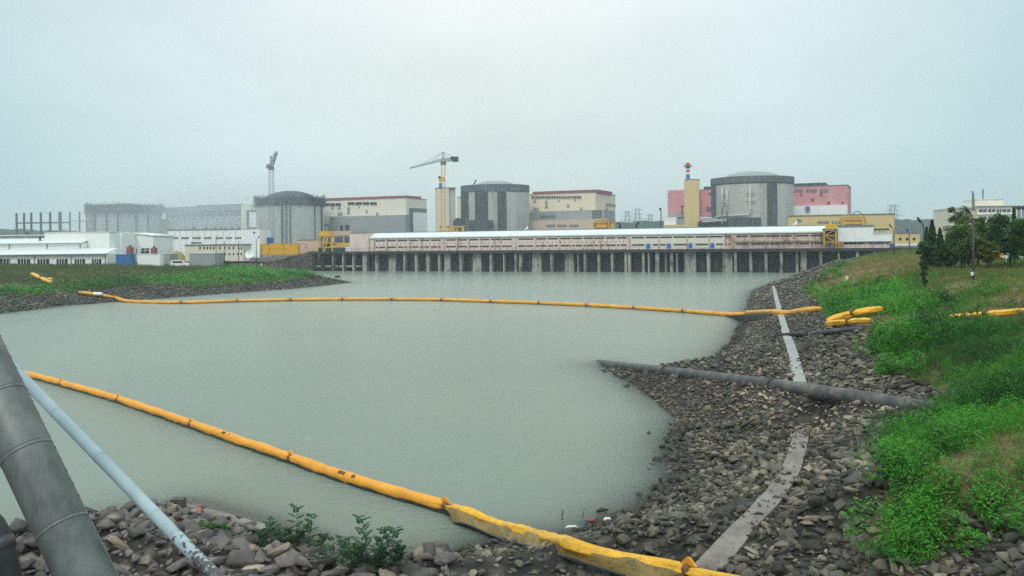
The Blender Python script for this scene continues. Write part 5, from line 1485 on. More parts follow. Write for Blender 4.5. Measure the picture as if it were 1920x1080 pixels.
for j, i in enumerate(big):
    V, Fc = RV[var[i]]
    W = (RR[i] @ (V * asp[i] * RS[i]).T).T + [RX[i], RY[i], RZ[i]]
    key = 'heap' if RM[i] == 'rock_l' else 'tan' if RM[i] == 'rock_p' else 'spit' if RX[i] < 3 else 'wet' if RX[i] < KX[j] else 'dry'
    o = npmesh('riprap_stone', W, Fc, M[RM[i]], None, (RX[i], RY[i], RZ[i] - .2 * RS[i]), {'tint': np.full(len(V), RT[i])})
    setp(o, labs[key][0], 'stone', labs[key][1])
# stones one can single out
def stone(px, py, size, label, mat='rock_r', tint=.3, var_=0, name='boulder', squash=1.0, rise=.1):
    g = G(px, py); V, Fc = RV[var_]
    ca, sa = math.cos(px), math.sin(px); Rz = np.array([[ca, -sa, 0], [sa, ca, 0], [0, 0, 1]])
    W = (Rz @ (V * size * [1.15, .9, squash]).T).T + [g.x, g.y, g.z + rise * size]
    return setp(npmesh(name, W, Fc, M[mat], None, tuple(g), {'tint': np.full(len(V), tint)}), label, 'stone')
stone(1128, 962, .52, 'lone dark boulder standing in shallow water near the waterline', 'rock_r', .05, 3)
stone(1217, 813, .34, 'small dark stone alone in the water well off the bank', 'rock_r', .0, 5)
stone(1258, 796, .32, 'small dark stone in the water close to the gravel spit', 'rock_r', .0, 6)
stone(1256, 829, .5, 'dark stone at the very water edge below the gravel spit', 'rock_r', .05, 1)
stone(1360, 655, .9, 'dark flat stone in the water beside the far end of the bank', 'rock_r', .0, 7, squash=.6)
stone(474, 1071, .62, 'pale cream rounded stone at the bottom of the heap', 'rock_p', 1.0, 2)
stone(1505, 878, .34, 'dark round stone lying on the edge of the muddy concrete strip', 'rock_r', .0, 4)
stone(1420, 974, .40, 'dark cubic stone lying in the middle of the muddy concrete strip', 'rock_r', .02, 8)
g = G(334, 953)
T = thing('drilled_block', 'square brown block with a round hole on top of the stone heap', 'stone', g)
m = MB(); m.box((g.x, g.y, g.z + .16), (.44, .34, .36)); m.build('block', mat_plain('brown_block_stone', (.11, .085, .07), .3, 4, .9), T)
MB().tube([(g.x - .03, g.y - .185, g.z + .2), (g.x - .03, g.y - .165, g.z + .2)], .06, 10).build('hole', M['rubber'], T)

# ------------------------------------------------------------------ weeds and grass
TN = [clump_template(640, .105) for _ in range(6)]
TM = [clump_template(150, .24) for _ in range(5)]
TF = [clump_template(34, .46) for _ in range(4)]
LB = []
for q in (((1552, 620), (1580, 610), (1612, 603), (1655, 596)), ((1550, 621), (1585, 618), (1610, 617), (1634, 616)), ((1775, 611), (1830, 606), (1856, 604), (1895, 601), (1925, 598)), ((1895, 610), (1912, 605), (1930, 602)), ((1400, 591), (1475, 592), (1508, 588), (1540, 584))):
    g_ = [G(*p) for p in q]
    for u_, v_ in zip(g_[:-1], g_[1:]):
        for k in range(6): LB.append((u_.lerp(v_, k / 5).x, u_.lerp(v_, k / 5).y))
LB = np.array(LB)
def clear_boom(x, y, r=.75):
    d = np.full(x.shape, 9.0)
    for bx_, by_ in LB: d = np.minimum(d, np.hypot(x - bx_, (y - by_ + .6) * .45))
    return d > r
def lush(x, y):
    d = pdist(VEG_R, x, y)
    return d, np.clip(1.15 - d / 8.5 + 2.6 * fbm(x * .2, y * .2, 3), 0, 1) * (y < 80) + (y >= 80) * np.clip(.75 - d / 4.0 + 2.2 * fbm(x * .12, y * .12, 3), 0, 1)
for y0, y1, sp, tm, r0, r1, nm in ((12, 40, .40, TN, .42, .95, 'weeds'), (40, 75, .55, TM, .5, 1.05, 'weeds'), (75, 135, .95, TF, .5, 1.0, 'weeds')):
    x, y = jgrid(4, 75, y0, y1, sp); k = inview(x, y); x, y = x[k], y[k]
    d, lu = lush(x, y)
    k = (d > .1 - .5 * fbm(x * 1.1, y * 1.1, 2) * (y < 60)) & (rng.random(len(x)) < lu * 1.1) & clear_boom(x, y); x, y, lu = x[k], y[k], lu[k]
    sc_ = (r0 + (r1 - r0) * rng.random(len(x))) * (.55 + .45 * lu) * (1 + 1.5 * fbm(x * .4, y * .4, 2))
    pos = np.stack([x, y, H(x, y) - .05], -1)
    scatter(tm, pos, sc_, nm, M['weed'], np.clip(.5 + 1.6 * fbm(x * .35, y * .35, 2) + rng.normal(0, .12, len(x)), 0, 1), zs=rng.uniform(.75, 1.6, len(x)), kind='stuff')
# grass on the mound
x, y = [], []
for y0, y1, sp in ((16, 45, .33), (45, 90, .5), (90, 190, 1.0)):
    a, b = jgrid(4, 115, y0, y1, sp); k = inview(a, b); x.append(a[k]); y.append(b[k])
x = np.concatenate(x); y = np.concatenate(y)
d, lu = lush(x, y); k = (d > .2) & (rng.random(len(x)) > lu * .7) & clear_boom(x, y, .4) & (((x - PIER.o[0]) * PIER.n[0] + (y - PIER.o[1]) * PIER.n[1]) < 3); x, y = x[k], y[k]
def tuft(n, w):
    C = np.zeros((n, 3)); C[:, :2] = rng.normal(0, .28, (n, 2)); C[:, 2] = .32
    return leaves(C, rng.uniform(.5, .95, n), w, tilt=rng.normal(1.05, .3, n))
TG = [tuft(12, .05) for _ in range(5)]
scatter(TG, np.stack([x, y, H(x, y) - .04], -1), (.22 + .35 * rng.random(len(x))) * (1 + 1.1 * fbm(x * .2, y * .2, 2)) * np.clip(y / 45, 1, 1.8), 'grass', M['grassb'], np.clip(.5 + 1.8 * fbm(x * .08 + 40, y * .08, 3) + rng.normal(0, .15, len(x)), 0, 1), kind='stuff')
# far bank weeds
x, y = jgrid(-160, -30, 98, 262, 1.05); k = inview(x, y); x, y = x[k], y[k]
d = pdist(VEG_L, x, y); s = sdist(x, y)
tip = (x > -68) & (y > 160) & (y < 238)
k = (d > -.3) & (rng.random(len(x)) < np.where(tip, 1.0, np.where(d < 7, .95, .35))); x, y, tip, d = x[k], y[k], tip[k], d[k]
scatter(TF, np.stack([x, y, H(x, y) - .1], -1), np.where(tip | (d < 7), 1.0, .65) * (.7 + .6 * rng.random(len(x))), 'weeds', M['weed_far'],
        np.clip(np.where(tip, .95, np.where(d < 7, .6, .12)) + 1.4 * fbm(x * .1, y * .1, 2), 0, 1), zs=rng.uniform(.8, 1.3, len(x)), kind='stuff')
x, y = jgrid(-170, -40, 120, 275, 1.3); k = inview(x, y) & (pdist(VEG_L, x, y) > 1); x, y = x[k], y[k]
M['drygrass'] = mat_leaf('brown_far_grass', (.06, .075, .03), (.15, .13, .06), .15, .2)
scatter(TG, np.stack([x, y, H(x, y) - .1], -1), .9 + .8 * rng.random(len(x)), 'grass', M['drygrass'], kind='stuff')

# bushes that stand apart
def bush(px, py, r, h, label, n=900, mat='weed', L=.125, grp='bright green bushes on the bank'):
    g = G(px, py)
    T = thing('bush', label, 'bush', g, grp)
    V, Fc = clump_template(n, L / r, 9)
    V = V * [r, r, h] + [g.x, g.y, g.z]
    npmesh('foliage', V, Fc, M[mat], T, None, {'tint': np.repeat(rng.uniform(.45, 1.1, len(Fc)), 4)})
    m = MB()
    for k in range(9):
        t = 2 * math.pi * k / 9
        m.tube([(g.x, g.y, g.z - .1), (g.x + .45 * r * math.cos(t), g.y + .45 * r * math.sin(t), g.z + h * random.uniform(.5, .8))], [.018, .006], 5)
    m.build('stem', M['bark'], T)
bush(1715, 1045, 1.05, 1.0, 'bright green bush lowest on the bank beside bare stones', 3190)
bush(1742, 970, 1.1, 1.1, 'bright green bush just above the lowest bush', 2610)
bush(1712, 905, 1.05, 1.0, 'bright green bush reaching furthest toward the stones', 2465)
bush(1855, 965, 1.2, 1.1, 'darker green bush over the corner stones', 2610)
bush(1785, 850, 1.1, 1.0, 'leafy bush just below the end of the black pipe', 2320)
bush(1690, 705, 1.0, .9, 'yellow green bush above the end of the black pipe', 1200, L=.18)
bush(1650, 665, 1.1, .9, 'yellow green bush at the weed edge beyond the black pipe', 1000, L=.2)
for bx_, by_, bl in ((455, 524, 'bright green bush at the inner end of the far bank row'), (495, 521, 'bright green bush second from the inner end of the far bank row'), (535, 520, 'bright green bush second from the tip of the far bank'), (572, 519, 'bright green bush closest to the stony tip of the far bank')):
    bush(bx_, by_, 2.6, 1.7, bl, 700, 'weed_far', .55, 'bright bushes on the far bank tip')
bush(1590, 566, 1.3, 1.1, 'round green bush where the far boom ends on the bank', 700, L=.25)
bush(1520, 552, 1.6, 1.0, 'pale green bush alone on the far gravel by the upper strip', 600, L=.3)
bush(1885, 1000, .42, .4, 'small sparse weed tuft among the corner stones', 160)
def pinnate(root, base, h, lean, n, mat, nm='stem'):
    """an upright stem with feathered leaves on both sides"""
    m = MB(); C, D, Ls = [], [], []
    tip = base + Vector((lean[0], lean[1], h)); pts = [base.lerp(tip, t) + Vector((math.sin(t * 3) * .04, 0, 0)) for t in np.linspace(0, 1, 6)]
    m.tube(pts, [.013 * (1 - .8 * t) for t in np.linspace(0, 1, 6)], 5)
    V = []
    for k in range(n):
        f = .18 + .82 * k / n; p = base.lerp(tip, f); az = k * 2.4 + random.random()
        ln = (.34 * (1.15 - f) + .1) * random.uniform(.8, 1.2) * min(1, h)
        d = Vector((math.cos(az), math.sin(az), random.uniform(.15, .6))).normalized()
        m.tube([p, p + d * ln], [.004, .002], 4)
        s = d.cross(Vector((0, 0, 1))).normalized()
        for j in range(1, 9):
            for sg in (-1, 1):
                c = p + d * ln * j / 8; l = .115 * (1 - .05 * j); dd = (s * sg + d * .5 + Vector((0, 0, -.15))).normalized(); nn = d * .024
                V += [c, c + dd * l * .5 + nn, c + dd * l, c + dd * l * .5 - nn]
    m.build(nm, M['bark'], root)
    return V
def shrub(px, py, label, stems, mat='shrub', n=24):
    g = G(px, py); T = thing('shrub', label, 'shrub', g, 'leafy shrubs by the near water')
    V = []
    for dx, dy, h, lx in stems:
        b = g + Vector((dx, dy, -.05)); b.z = float(H(np.array(b.x), np.array(b.y))) - .05
        V += pinnate(T, b, h, (lx, random.uniform(-.1, .1)), n, mat)
    V = np.array([tuple(v) for v in V])
    npmesh('foliage', V, np.arange(len(V)).reshape(-1, 4), M[mat], T, None, {'tint': np.repeat(rng.uniform(.1, 1, len(V) // 4), 4)})
shrub(548, 1040, 'tall thin leafed shrub on the shore beside the stone heap', [(-.35, 0, .95, -.3), (-.1, .1, .8, -.05), (.1, 0, 1.45, .02), (.3, 0, 1.2, .25), (.55, .1, .7, .35), (-.6, -.1, .7, -.25), (.0, -.2, .75, .3)])
shrub(690, 1075, 'bushy leafed shrub closest to the yellow boom', [(0, 0, 1.5, -.15), (.15, .1, 1.1, .25), (.4, 0, 1.15, .3), (-.3, 0, .95, -.3), (-.15, -.1, .8, -.05), (.6, .1, .6, .2), (.25, -.15, .7, .1)])
shrub(507, 1012, 'single upright feathery plant at the concrete edge of the heap', [(0, 0, .8, 0), (.12, 0, .55, .1)], n=12)
shrub(395, 1000, 'small pale plant growing out of the stones of the heap', [(-.2, 0, .42, -.1), (.05, 0, .5, .05), (.25, .1, .38, .15)], 'weed', 9)
shrub(620, 1060, 'dry thin stalks between the two leafy shrubs', [(-.2, 0, .6, -.1), (0, 0, .7, .05), (.2, .1, .55, .1), (.35, 0, .5, .1)], 'shrub', 7)

# ------------------------------------------------------------------ trees
def tree(label, px, py, Y, yt, hw, mat, kind='round', n=4200, grp='trees on the grassy mound', seed=0, crown0=.22, leaf=.34):
    Y = Y * .76; b = P(px, py, Y); b.z = float(H(np.array(b.x), np.array(b.y)))
    top = P(px, yt, Y).z; h = top - b.z; R = hw / FP * Y
    T = thing('tree', label, 'tree', b, grp)
    m = MB(); m.tube([b - Vector((0, 0, .3)), b + Vector((.05 * R, 0, h * .35)), b + Vector((-.05 * R, .05, h * .8))], [max(.1, h * .018), max(.08, h * .014), .03], 8)
    nl = 9
    ends = []
    for k in range(nl):
        t = 2 * math.pi * k / nl + seed; f = random.uniform(.3, .7)
        p = b + Vector((0, 0, h * f)); e = p + Vector((math.cos(t) * R * .7, math.sin(t) * R * .7, h * random.uniform(.08, .25)))
        m.tube([p, p.lerp(e, .5) + Vector((0, 0, .1 * h * .3)), e], [.055, .04, .012], 5); ends.append(e)
    m.build('trunk', M['bark'], T)
    if kind == 'cone':
        f = rng.random(n) ** .8; a = rng.uniform(0, 2 * math.pi, n); lay = ((1 - f) ** .8) * R * (.5 + .75 * np.abs(np.sin(f * 23 + 2.2 * np.sin(a * 2 + seed)))) * rng.uniform(.3, 1.0, n) ** .5
        C = np.stack([b.x + lay * np.cos(a), b.y + lay * np.sin(a), b.z + h * (.08 + .92 * f) - lay * .15], -1)
    elif kind == 'round':
        nb = 34
        cc = []
        while len(cc) < nb:
            v = rng.uniform(-1, 1, 3)
            if np.linalg.norm(v) < 1 and (v[2] > -.8): cc.append(v * [R * .8, R * .8, h * (1 - crown0) * .44])
        cc = np.array(cc) + [b.x, b.y, b.z + h * (crown0 + (1 - crown0) * .5)]
        k = rng.integers(0, nb, n); rr = rng.uniform(.18, .38, nb) * R
        dv = rng.normal(size=(n, 3)); dv /= np.linalg.norm(dv, axis=1)[:, None]
        C = cc[k] + dv * (rr[k] * rng.uniform(.3, 1.05, n))[:, None] * [1, 1, .8]
        C[:, 2] = np.clip(C[:, 2], b.z + h * crown0 * .6, top)
    V, Fc = leaves(C, leaf * rng.uniform(.6, 1.3, n), leaf * .6 * rng.uniform(.6, 1.2, n))
    npmesh('crown', V, Fc, M[mat], T, None, {'tint': np.repeat(np.clip(rng.normal(.45, .25, n), 0, 1), 4)})
tree('tallest pointed dark conifer behind the second lamp post', 1748.5, 488, 122, 412, 14, 'tree_dark', 'cone', 3060, leaf=.32)
tree('pointed dark conifer nearest the big olive tree', 1776, 488, 126, 444, 13, 'tree_dark', 'cone', 2040, leaf=.3)
tree('shorter pointed dark conifer next to the tallest one', 1763, 488, 118, 428, 13, 'tree_dark', 'cone', 2380, leaf=.3)
tree('slim dark conifer hugging the second lamp post', 1738, 488, 128, 426, 10, 'tree_dark', 'cone', 1700, leaf=.3)
tree('low rounded dark tree at the foot of the conifers', 1737, 492, 116, 450, 20, 'tree_dark', 'round', 4000, crown0=.03, leaf=.28)
tree('small dark shrubby tree around the base of the second lamp post', 1733, 508, 88, 480, 7, 'tree_dark', 'round', 1530, crown0=.05, leaf=.2)
tree('large pale olive tree before the office block', 1803, 492, 118, 377, 37, 'tree_pale', 'round', 7000, crown0=.12, leaf=.22)
tree('dark olive tree filling below the pale olive tree', 1808, 492, 112, 418, 36, 'tree_mid', 'round', 6000, crown0=.05, leaf=.28)
tree('low dark tree between the conifers and the olive tree', 1782, 490, 114, 452, 24, 'tree_dark', 'round', 4000, crown0=.03, leaf=.27)
tree('olive tree behind the tall lamp post', 1833, 492, 116, 398, 28, 'tree_mid', 'round', 5000, crown0=.1, leaf=.24)
tree('yellowing tree before the office wall', 1858, 488, 120, 404, 20, 'tree_yellow', 'round', 3740, crown0=.3, leaf=.27)
tree('low yellow green tree below the yellowing tree', 1852, 490, 110, 446, 24, 'tree_yellow', 'round', 3600, crown0=.2, leaf=.25)
tree('broad dark green tree at the edge of the picture', 1893, 493, 112, 393, 42, 'tree_dark', 'round', 8000, crown0=.14, leaf=.3)
tree('dark green tree overlapping the broad dark tree', 1921, 493, 106, 398, 32, 'tree_dark', 'round', 5600, crown0=.14, leaf=.28)
tree('pointed dark tree top above the broad dark tree', 1902, 490, 122, 391, 11, 'tree_dark', 'cone', 2040, leaf=.3)
# road beneath the trees, vehicles, markers
def onG(px, py, Y=None):
    return G(px, py)
pr = [G(*q) for q in ((1762, 491), (1812, 489), (1822, 496), (1770, 498))]
o = MB().add([(p.x, p.y, p.z + .08) for p in pr] + [(p.x, p.y, p.z - .3) for p in pr], [(3, 2, 1, 0), (0, 1, 5, 4), (1, 2, 6, 5), (2, 3, 7, 6), (3, 0, 4, 7)]).build('road', M['asphalt']); setp(o, kind='structure')
van(put(1880, 490, 108), 'parked van with orange sides under the broad dark tree', 'yellow', 'vehicles under the trees', .1, 4.2)
van(put(1848, 490, 110), 'white van parked beneath the yellow green tree', 'white_paint', 'vehicles under the trees', -.15, 4.2)
van(put(1914, 490, 107), 'white van parked at the edge under dark trees', 'white_paint', 'vehicles under the trees', .2, 4.2)
g = G(1746, 486)
T = thing('striped_barrel', 'small red and white striped barrel beside the conifers', 'barrel', g)
for k in range(5):
    MB().lathe(g, [(.26, g.z + .16 * k), (.26, g.z + .16 * (k + 1))], 14).build('stripe', M['red_paint' if k % 2 == 0 else 'white_paint'], T)
def post(px, py, hpx, label, mt='white_paint', w=.12):
    g = G(px, py); t = P(px, py - hpx, g.y)
    T = thing('marker_post', label, 'post', g, 'short posts on the bank')
    MB().tube([g - Vector((0, 0, .2)), t], w / 2, 10).build('shaft', M[mt], T)
    MB().lathe((t.x, t.y), [(w * .5, t.z), (w * .62, t.z + .02), (w * .1, t.z + .06)], 10).build('cap', M[mt], T)
post(1588, 526, 7, 'short white post on the grass near the waterline', w=.3)
post(1887, 492, 10, 'pale post under the broad dark tree', w=.16)
post(1770, 488, 6, 'pale post beside the worn road', w=.25)
post(490, 500, 6, 'small white post among the far weeds', w=.5)
# ------------------------------------------------------------------ floating booms
def spline(pts, step):
    out = []
    P_ = [pts[0]] + list(pts) + [pts[-1]]
    for i in range(1, len(P_) - 2):
        p0, p1, p2, p3 = P_[i - 1:i + 3]; n = max(2, int((p2 - p1).length / step))
        for k in range(n):
            t = k / n
            out.append(.5 * ((2 * p1) + (p2 - p0) * t + (2 * p0 - 5 * p1 + 4 * p2 - p3) * t * t + (3 * p1 - p0 - 3 * p2 + p3) * t ** 3))
    out.append(pts[-1]); return out
def cum(pts):
    d = [0]
    for a, b in zip(pts[:-1], pts[1:]): d.append(d[-1] + (b - a).length)
    return np.array(d)
def section(root, pts, r, mat, nm='float_section', pinch=.55, n=14, flat=1.0, seedv=0, crease=.22):
    d = cum(pts); L = d[-1]
    rad = []
    for x in d:
        e = min(x, L - x) / min(.5, L * .3)
        w = pinch + (1 - pinch) * min(1, e) ** .6
        rad.append(r * w * (1 + .05 * math.sin(x * 2.3 + seedv) + .03 * math.sin(x * 6.1)))
    m = MB().tube(pts, rad, 20); k = 0
    for i, p in enumerate(pts):            # fabric folds and a little sag
        e = min(d[i], L - d[i])
        dd = (pts[min(i + 1, len(pts) - 1)] - pts[max(i - 1, 0)]).normalized()
        for q in range(20):
            o = Vector(m.v[k]) - p
            a = 2 * math.pi * q / 20
            fold = 1 + crease * (.9 * float(fbm(np.array(a * 1.6 + seedv * 7), np.array(d[i] * .9 + seedv), 3)) + math.exp(-e * 2.2) * .5 * math.sin(a * 5 + seedv))
            o *= fold; up_ = Vector((0, 0, 1))
            o.z *= flat
            m.v[k] = tuple(p + o - Vector((0, 0, r * (1 - flat)))); k += 1
    return m.build(nm, mat, root, True)
def resample(pts, i0, i1): return pts[i0:i1 + 1]

def boom(root, ctrl, joints, r, mat, band_w=.1, fin=.10, step=.25):
    pts = spline(ctrl, step)
    js = [min(range(len(pts)), key=lambda k: (pts[k] - j).length) for j in joints]
    js = sorted(set([0] + js + [len(pts) - 1]))
    for k, (a, b) in enumerate(zip(js[:-1], js[1:])):
        dry = r < .25 and k >= len(js) - 3
        if b - a >= 2: section(root, pts[a:b + 1], r * (.86 if dry else 1), M['boom_land'] if dry else mat, seedv=k, crease=.85 if dry else .3, flat=.85 if dry else 1.0)
    for j in js[1:-1]:
        d = (pts[min(j + 1, len(pts) - 1)] - pts[j - 1]).normalized()
        c = pts[j]; o = MB()
        o.tube([c - d * band_w, c - d * band_w * .3, c + d * band_w * .3, c + d * band_w], [r * .66, r * .8, r * .8, r * .66], 12)
        col = o.build('joint_band', M['boom_band'], root)
        if fin:
            s = Vector((0, 0, 1)); w = d.cross(s).normalized() * .025; f = MB()
            q = [c - d * .28 + s * r * .62, c + d * .28 + s * r * .62, c + d * .05 + s * (r + fin), c - d * .05 + s * (r + fin)]
            f.hexa([q[0] - w, q[1] - w, q[1] + w, q[0] + w, q[3] - w, q[2] - w, q[2] + w, q[3] + w]); f.build('fin', mat, col)
    return pts
nb = [(-60, 680), (45, 700), (115, 718), (222, 748), (358, 794), (450, 826), (545, 858), (640, 891), (735, 920), (835, 949)]
def wp(p, z=.20):
    x, y = W0(*p, z); return Vector((x, y, z))
nearw = [wp(p) for p in nb]
land = [(880, 961), (945, 984), (1007, 1001), (1071, 1019), (1123, 1034), (1187, 1047), (1252, 1061), (1291, 1070), (1330, 1079), (1390, 1090), (1450, 1104)]
zz = np.array([max(G(*p).z, 0) + .24 for p in land])
zz = np.array([zz[0]] + [max(zz[i], (zz[i - 1] + zz[i] + zz[i + 1]) / 3) for i in range(1, len(zz) - 1)] + [zz[-1]])
nearl = [Vector((*W0(*p, z), z)) for p, z in zip(land, zz)]
T1 = thing('floating_boom', 'long orange yellow boom across the near water ending on stones', 'boom', nearw[5], 'orange floating booms')
jn = [wp(p) for p in ((115, 718), (222, 748), (358, 794), (545, 858), (835, 949))] + [nearl[7]]
npts = boom(T1, nearw + nearl, jn, .2, M['boom'])
def skirt_shade_band(root, pts, r, nm='skirt'):  # wet skirt strip, also added as the dark reflection and shadow under the float
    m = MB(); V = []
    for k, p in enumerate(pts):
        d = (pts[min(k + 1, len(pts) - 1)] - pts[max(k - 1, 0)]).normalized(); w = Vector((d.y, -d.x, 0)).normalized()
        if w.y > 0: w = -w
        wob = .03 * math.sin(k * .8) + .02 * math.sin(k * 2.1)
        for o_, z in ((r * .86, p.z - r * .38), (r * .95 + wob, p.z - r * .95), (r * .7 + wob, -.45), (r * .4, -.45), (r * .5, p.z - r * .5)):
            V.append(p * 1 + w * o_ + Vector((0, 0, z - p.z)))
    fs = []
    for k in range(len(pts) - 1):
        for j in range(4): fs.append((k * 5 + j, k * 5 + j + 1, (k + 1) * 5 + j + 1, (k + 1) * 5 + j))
    m.add(V, fs).build(nm, M['skirt_shade_band'], root, True)
skirt_shade_band(T1, [p for p in npts if p.x < nearl[1].x], .2)
# the ballast skirt: hangs in the water, then drags over the stones where the boom lands
lo_edge = [(850, 972), (872, 982), (936, 1009), (1007, 1028), (1075, 1049), (1139, 1070), (1182, 1082), (1240, 1090), (1275, 1088)]
E = []
for p in lo_edge:
    g = G(*p); z = max(g.z, .0) + .16; E.append(Vector((*W0(*p, z), z)))
E[0].z = .0
E = spline(E, .18); up0 = [v for v in spline([nearw[-1]] + nearl[:8], .18)]
n_ = 90; eI = np.linspace(0, len(E) - 1, n_); uI = np.linspace(0, len(up0) - 1, n_)
pick = lambda A, f: A[int(f)].lerp(A[min(int(f) + 1, len(A) - 1)], f - int(f))
rows = 9; V = []
for i in range(n_):
    a = pick(up0, uI[i]) + Vector((-.04, -.13, -.02)); b = pick(E, eI[i])
    for j in range(rows):
        f = j / (rows - 1); p = a.lerp(b, f)
        p.z += .10 * math.sin(i * .33 + 2.2 * f) * math.sin(math.pi * f) + .05 * math.sin(i * .9 - 3 * f) * math.sin(math.pi * min(1, f * 1.2)) + .10 * math.sin(math.pi * f)
        V.append(p)
top = len(V)
V2 = V + [v - Vector((0, 0, .03)) for v in V]
Fq = []
for i in range(n_ - 1):
    for j in range(rows - 1):
        q = (i * rows + j, i * rows + j + 1, (i + 1) * rows + j + 1, (i + 1) * rows + j)
        Fq += [q, tuple(k + top for k in q[::-1])]
    Fq.append((i * rows + rows - 1, i * rows + rows - 1 + top, (i + 1) * rows + rows - 1 + top, (i + 1) * rows + rows - 1))
MB().add(V2, Fq).build('skirt', M['skirt'], T1, True)
chain = MB().tube([pick(E, f) + Vector((0, 0, .0)) for f in np.linspace(0, len(E) - 1, 60)], .035, 6).build('ballast_chain', M['steel_dark'], T1)
# faded stencilled marks, too worn to read
def marks(px, py, widths, T):
    c0 = W0(px, py, .3)
    i = min(range(len(npts)), key=lambda k: math.hypot(npts[k].x - c0[0], npts[k].y - c0[1]))
    d = (npts[i + 2] - npts[i - 2]).normalized(); side = Vector((d.y, -d.x, 0)); 
    if side.y > 0: side = -side
    mk = mat_plain('faded_black_stencil', (.16, .07, .02), .6, 14, .8)
    m = MB(); s = 0
    for w in widths:
        if w > 0:
            for a0, a1 in ((35, 72),):
                q = []
                for ang in np.linspace(math.radians(a0), math.radians(a1), 5):
                    n = side * math.cos(ang) + Vector((0, 0, 1)) * math.sin(ang)
                    q.append(npts[i] + n * .218)
                for u, v in zip(q[:-1], q[1:]):
                    nn = (u - npts[i]).normalized() * .006
                    m.hexa([u + d * s, u + d * (s + w), v + d * (s + w), v + d * s, u + d * s + nn, u + d * (s + w) + nn, v + d * (s + w) + nn, v + d * s + nn])
            s += w + .03
        else:
            m.build('stencil_mark', mk, T); m = MB(); s += -w
    m.build('stencil_mark', mk, T)
marks(654, 884, (.05, .06, .04, .05, .05, .04, -.42, .05, .03, .05), T1)
marks(432, 811, (.05, .06, .05, .06, -.3, .04, .05), T1)

fbm_pts = [(244, 565), (340, 567), (445, 564), (545, 562), (642, 561), (735, 561), (828, 562), (920, 565), (1010, 568), (1100, 572), (1188, 577), (1280, 583), (1372, 590)]
T2 = thing('floating_boom', 'thin orange boom curving right across the basin beyond open water', 'boom', wp(fbm_pts[6]), 'orange floating booms')
ctrl = [G(147, 552) + Vector((0, 0, .3)), G(180, 556) + Vector((0, 0, .3)), G(215, 561) + Vector((0, 0, .25))] + [wp(p) for p in fbm_pts] + [G(*p) + Vector((0, 0, .25)) for p in ((1400, 591), (1450, 590), (1475, 592), (1508, 588), (1540, 584))]
boom(T2, ctrl, [wp(p) for p in ((340, 567), (445, 564), (545, 562), (642, 561), (735, 561), (828, 562), (920, 565), (1010, 568), (1100, 572), (1188, 577), (1280, 583))] + [ctrl[2], ctrl[-5]], .27, M['boom_old'], .14, .12, .9)
skirt_shade_band(T2, [p for p in spline(ctrl, .9) if wp(fbm_pts[0]).x < p.x < wp(fbm_pts[-1]).x], .27)
g = G(183, 556); o = MB().tube([g + Vector((-.8, -.3, .35)), g + Vector((-.5, -.3, .4)), g + Vector((.7, -.35, .35)), g + Vector((1.0, -.35, .3))], [.12, .3, .3, .1], 10).build('float_buoy', M['white_paint'], None, True, loc=g)
setp(o, 'white float lying where the far boom meets the far shore', 'float')

def loose(label, pts, r, grp='loose booms lying on the banks', lift=.25, wrap=True):
    c = [G(*p) + Vector((0, 0, lift + .2)) for p in pts]
    T = thing('loose_boom', label, 'boom', c[0], grp)
    p = spline(c, .18); k = len(p) // 2
    if k >= 3:
        section(T, p[:k + 1], r, M['boom_land'], seedv=r * 9, flat=.7, crease=.6); section(T, p[k:], r * .95, M['boom_land'], seedv=2 + r, flat=.7, crease=.6)
    d = (p[k + 1] - p[k - 1]).normalized()
    MB().tube([p[k] - d * .08, p[k] + d * .08], r * .75, 10).build('joint_band', M['boom_band'], T)
loose('upper folded yellow boom lying from stones into the weeds', [(1552, 620), (1580, 610), (1612, 603), (1655, 596)], .30, lift=.4)
loose('lower folded yellow boom running beside the black old pipe', [(1550, 621), (1585, 618), (1610, 617), (1634, 616)], .24, lift=.3)
loose('yellow boom lying far across the grass', [(1775, 611), (1830, 606), (1856, 604), (1895, 601), (1925, 598)], .22)
loose('short yellow boom end beside the boom on the grass', [(1895, 610), (1912, 605), (1930, 602)], .22)
loose('long yellow boom piece crossed on the far bank grass', [(60, 519), (72, 525), (84, 531), (95, 536)], .42, lift=.5)
loose('short yellow boom piece crossed on the far bank grass', [(76, 529), (85, 530), (96, 531)], .4, lift=.55)
# pipe along the gravel spit
T = thing('discharge_pipe', 'long scuffed black pipe running from the weeds down into the water', 'pipe', PIPE[2])
pp = spline(PIPE, 1.0); d = cum(pp)
cutI = [0, len(pp) // 3, 2 * len(pp) // 3, len(pp) - 1]
for a, b in zip(cutI[:-1], cutI[1:]): MB().tube([q - Vector((0, 0, .06)) for q in pp[a:b + 1]], PIPE_R, 24).build('pipe_length', M['bankpipe'], T, True)
for c in cutI[1:-1]:
    dd = (pp[c + 1] - pp[c - 1]).normalized()
    MB().tube([pp[c] - dd * .05, pp[c] + dd * .05], PIPE_R + .012, 24).build('weld', M['bankpipe'], T)
c = [G(*p) + Vector((0, 0, .16)) for p in ((1455, 634), (1480, 632), (1512, 631), (1545, 629), (1580, 625), (1618, 622))]
T = thing('old_pipe', 'thin black pipe lying across the concrete strip by the folded booms', 'pipe', c[0])
p_ = spline(c, .5); k = len(p_) // 3
MB().tube(p_[:k + 1], .16, 10).build('pipe_length', M['rubber'], T, True); MB().tube(p_[k:], .15, 10).build('pipe_length', M['bankpipe'], T, True)
dd = (p_[k + 1] - p_[k - 1]).normalized(); MB().tube([p_[k] - dd * .3, p_[k] + dd * .3], .26, 12).build('coupling', M['rubber'], T)

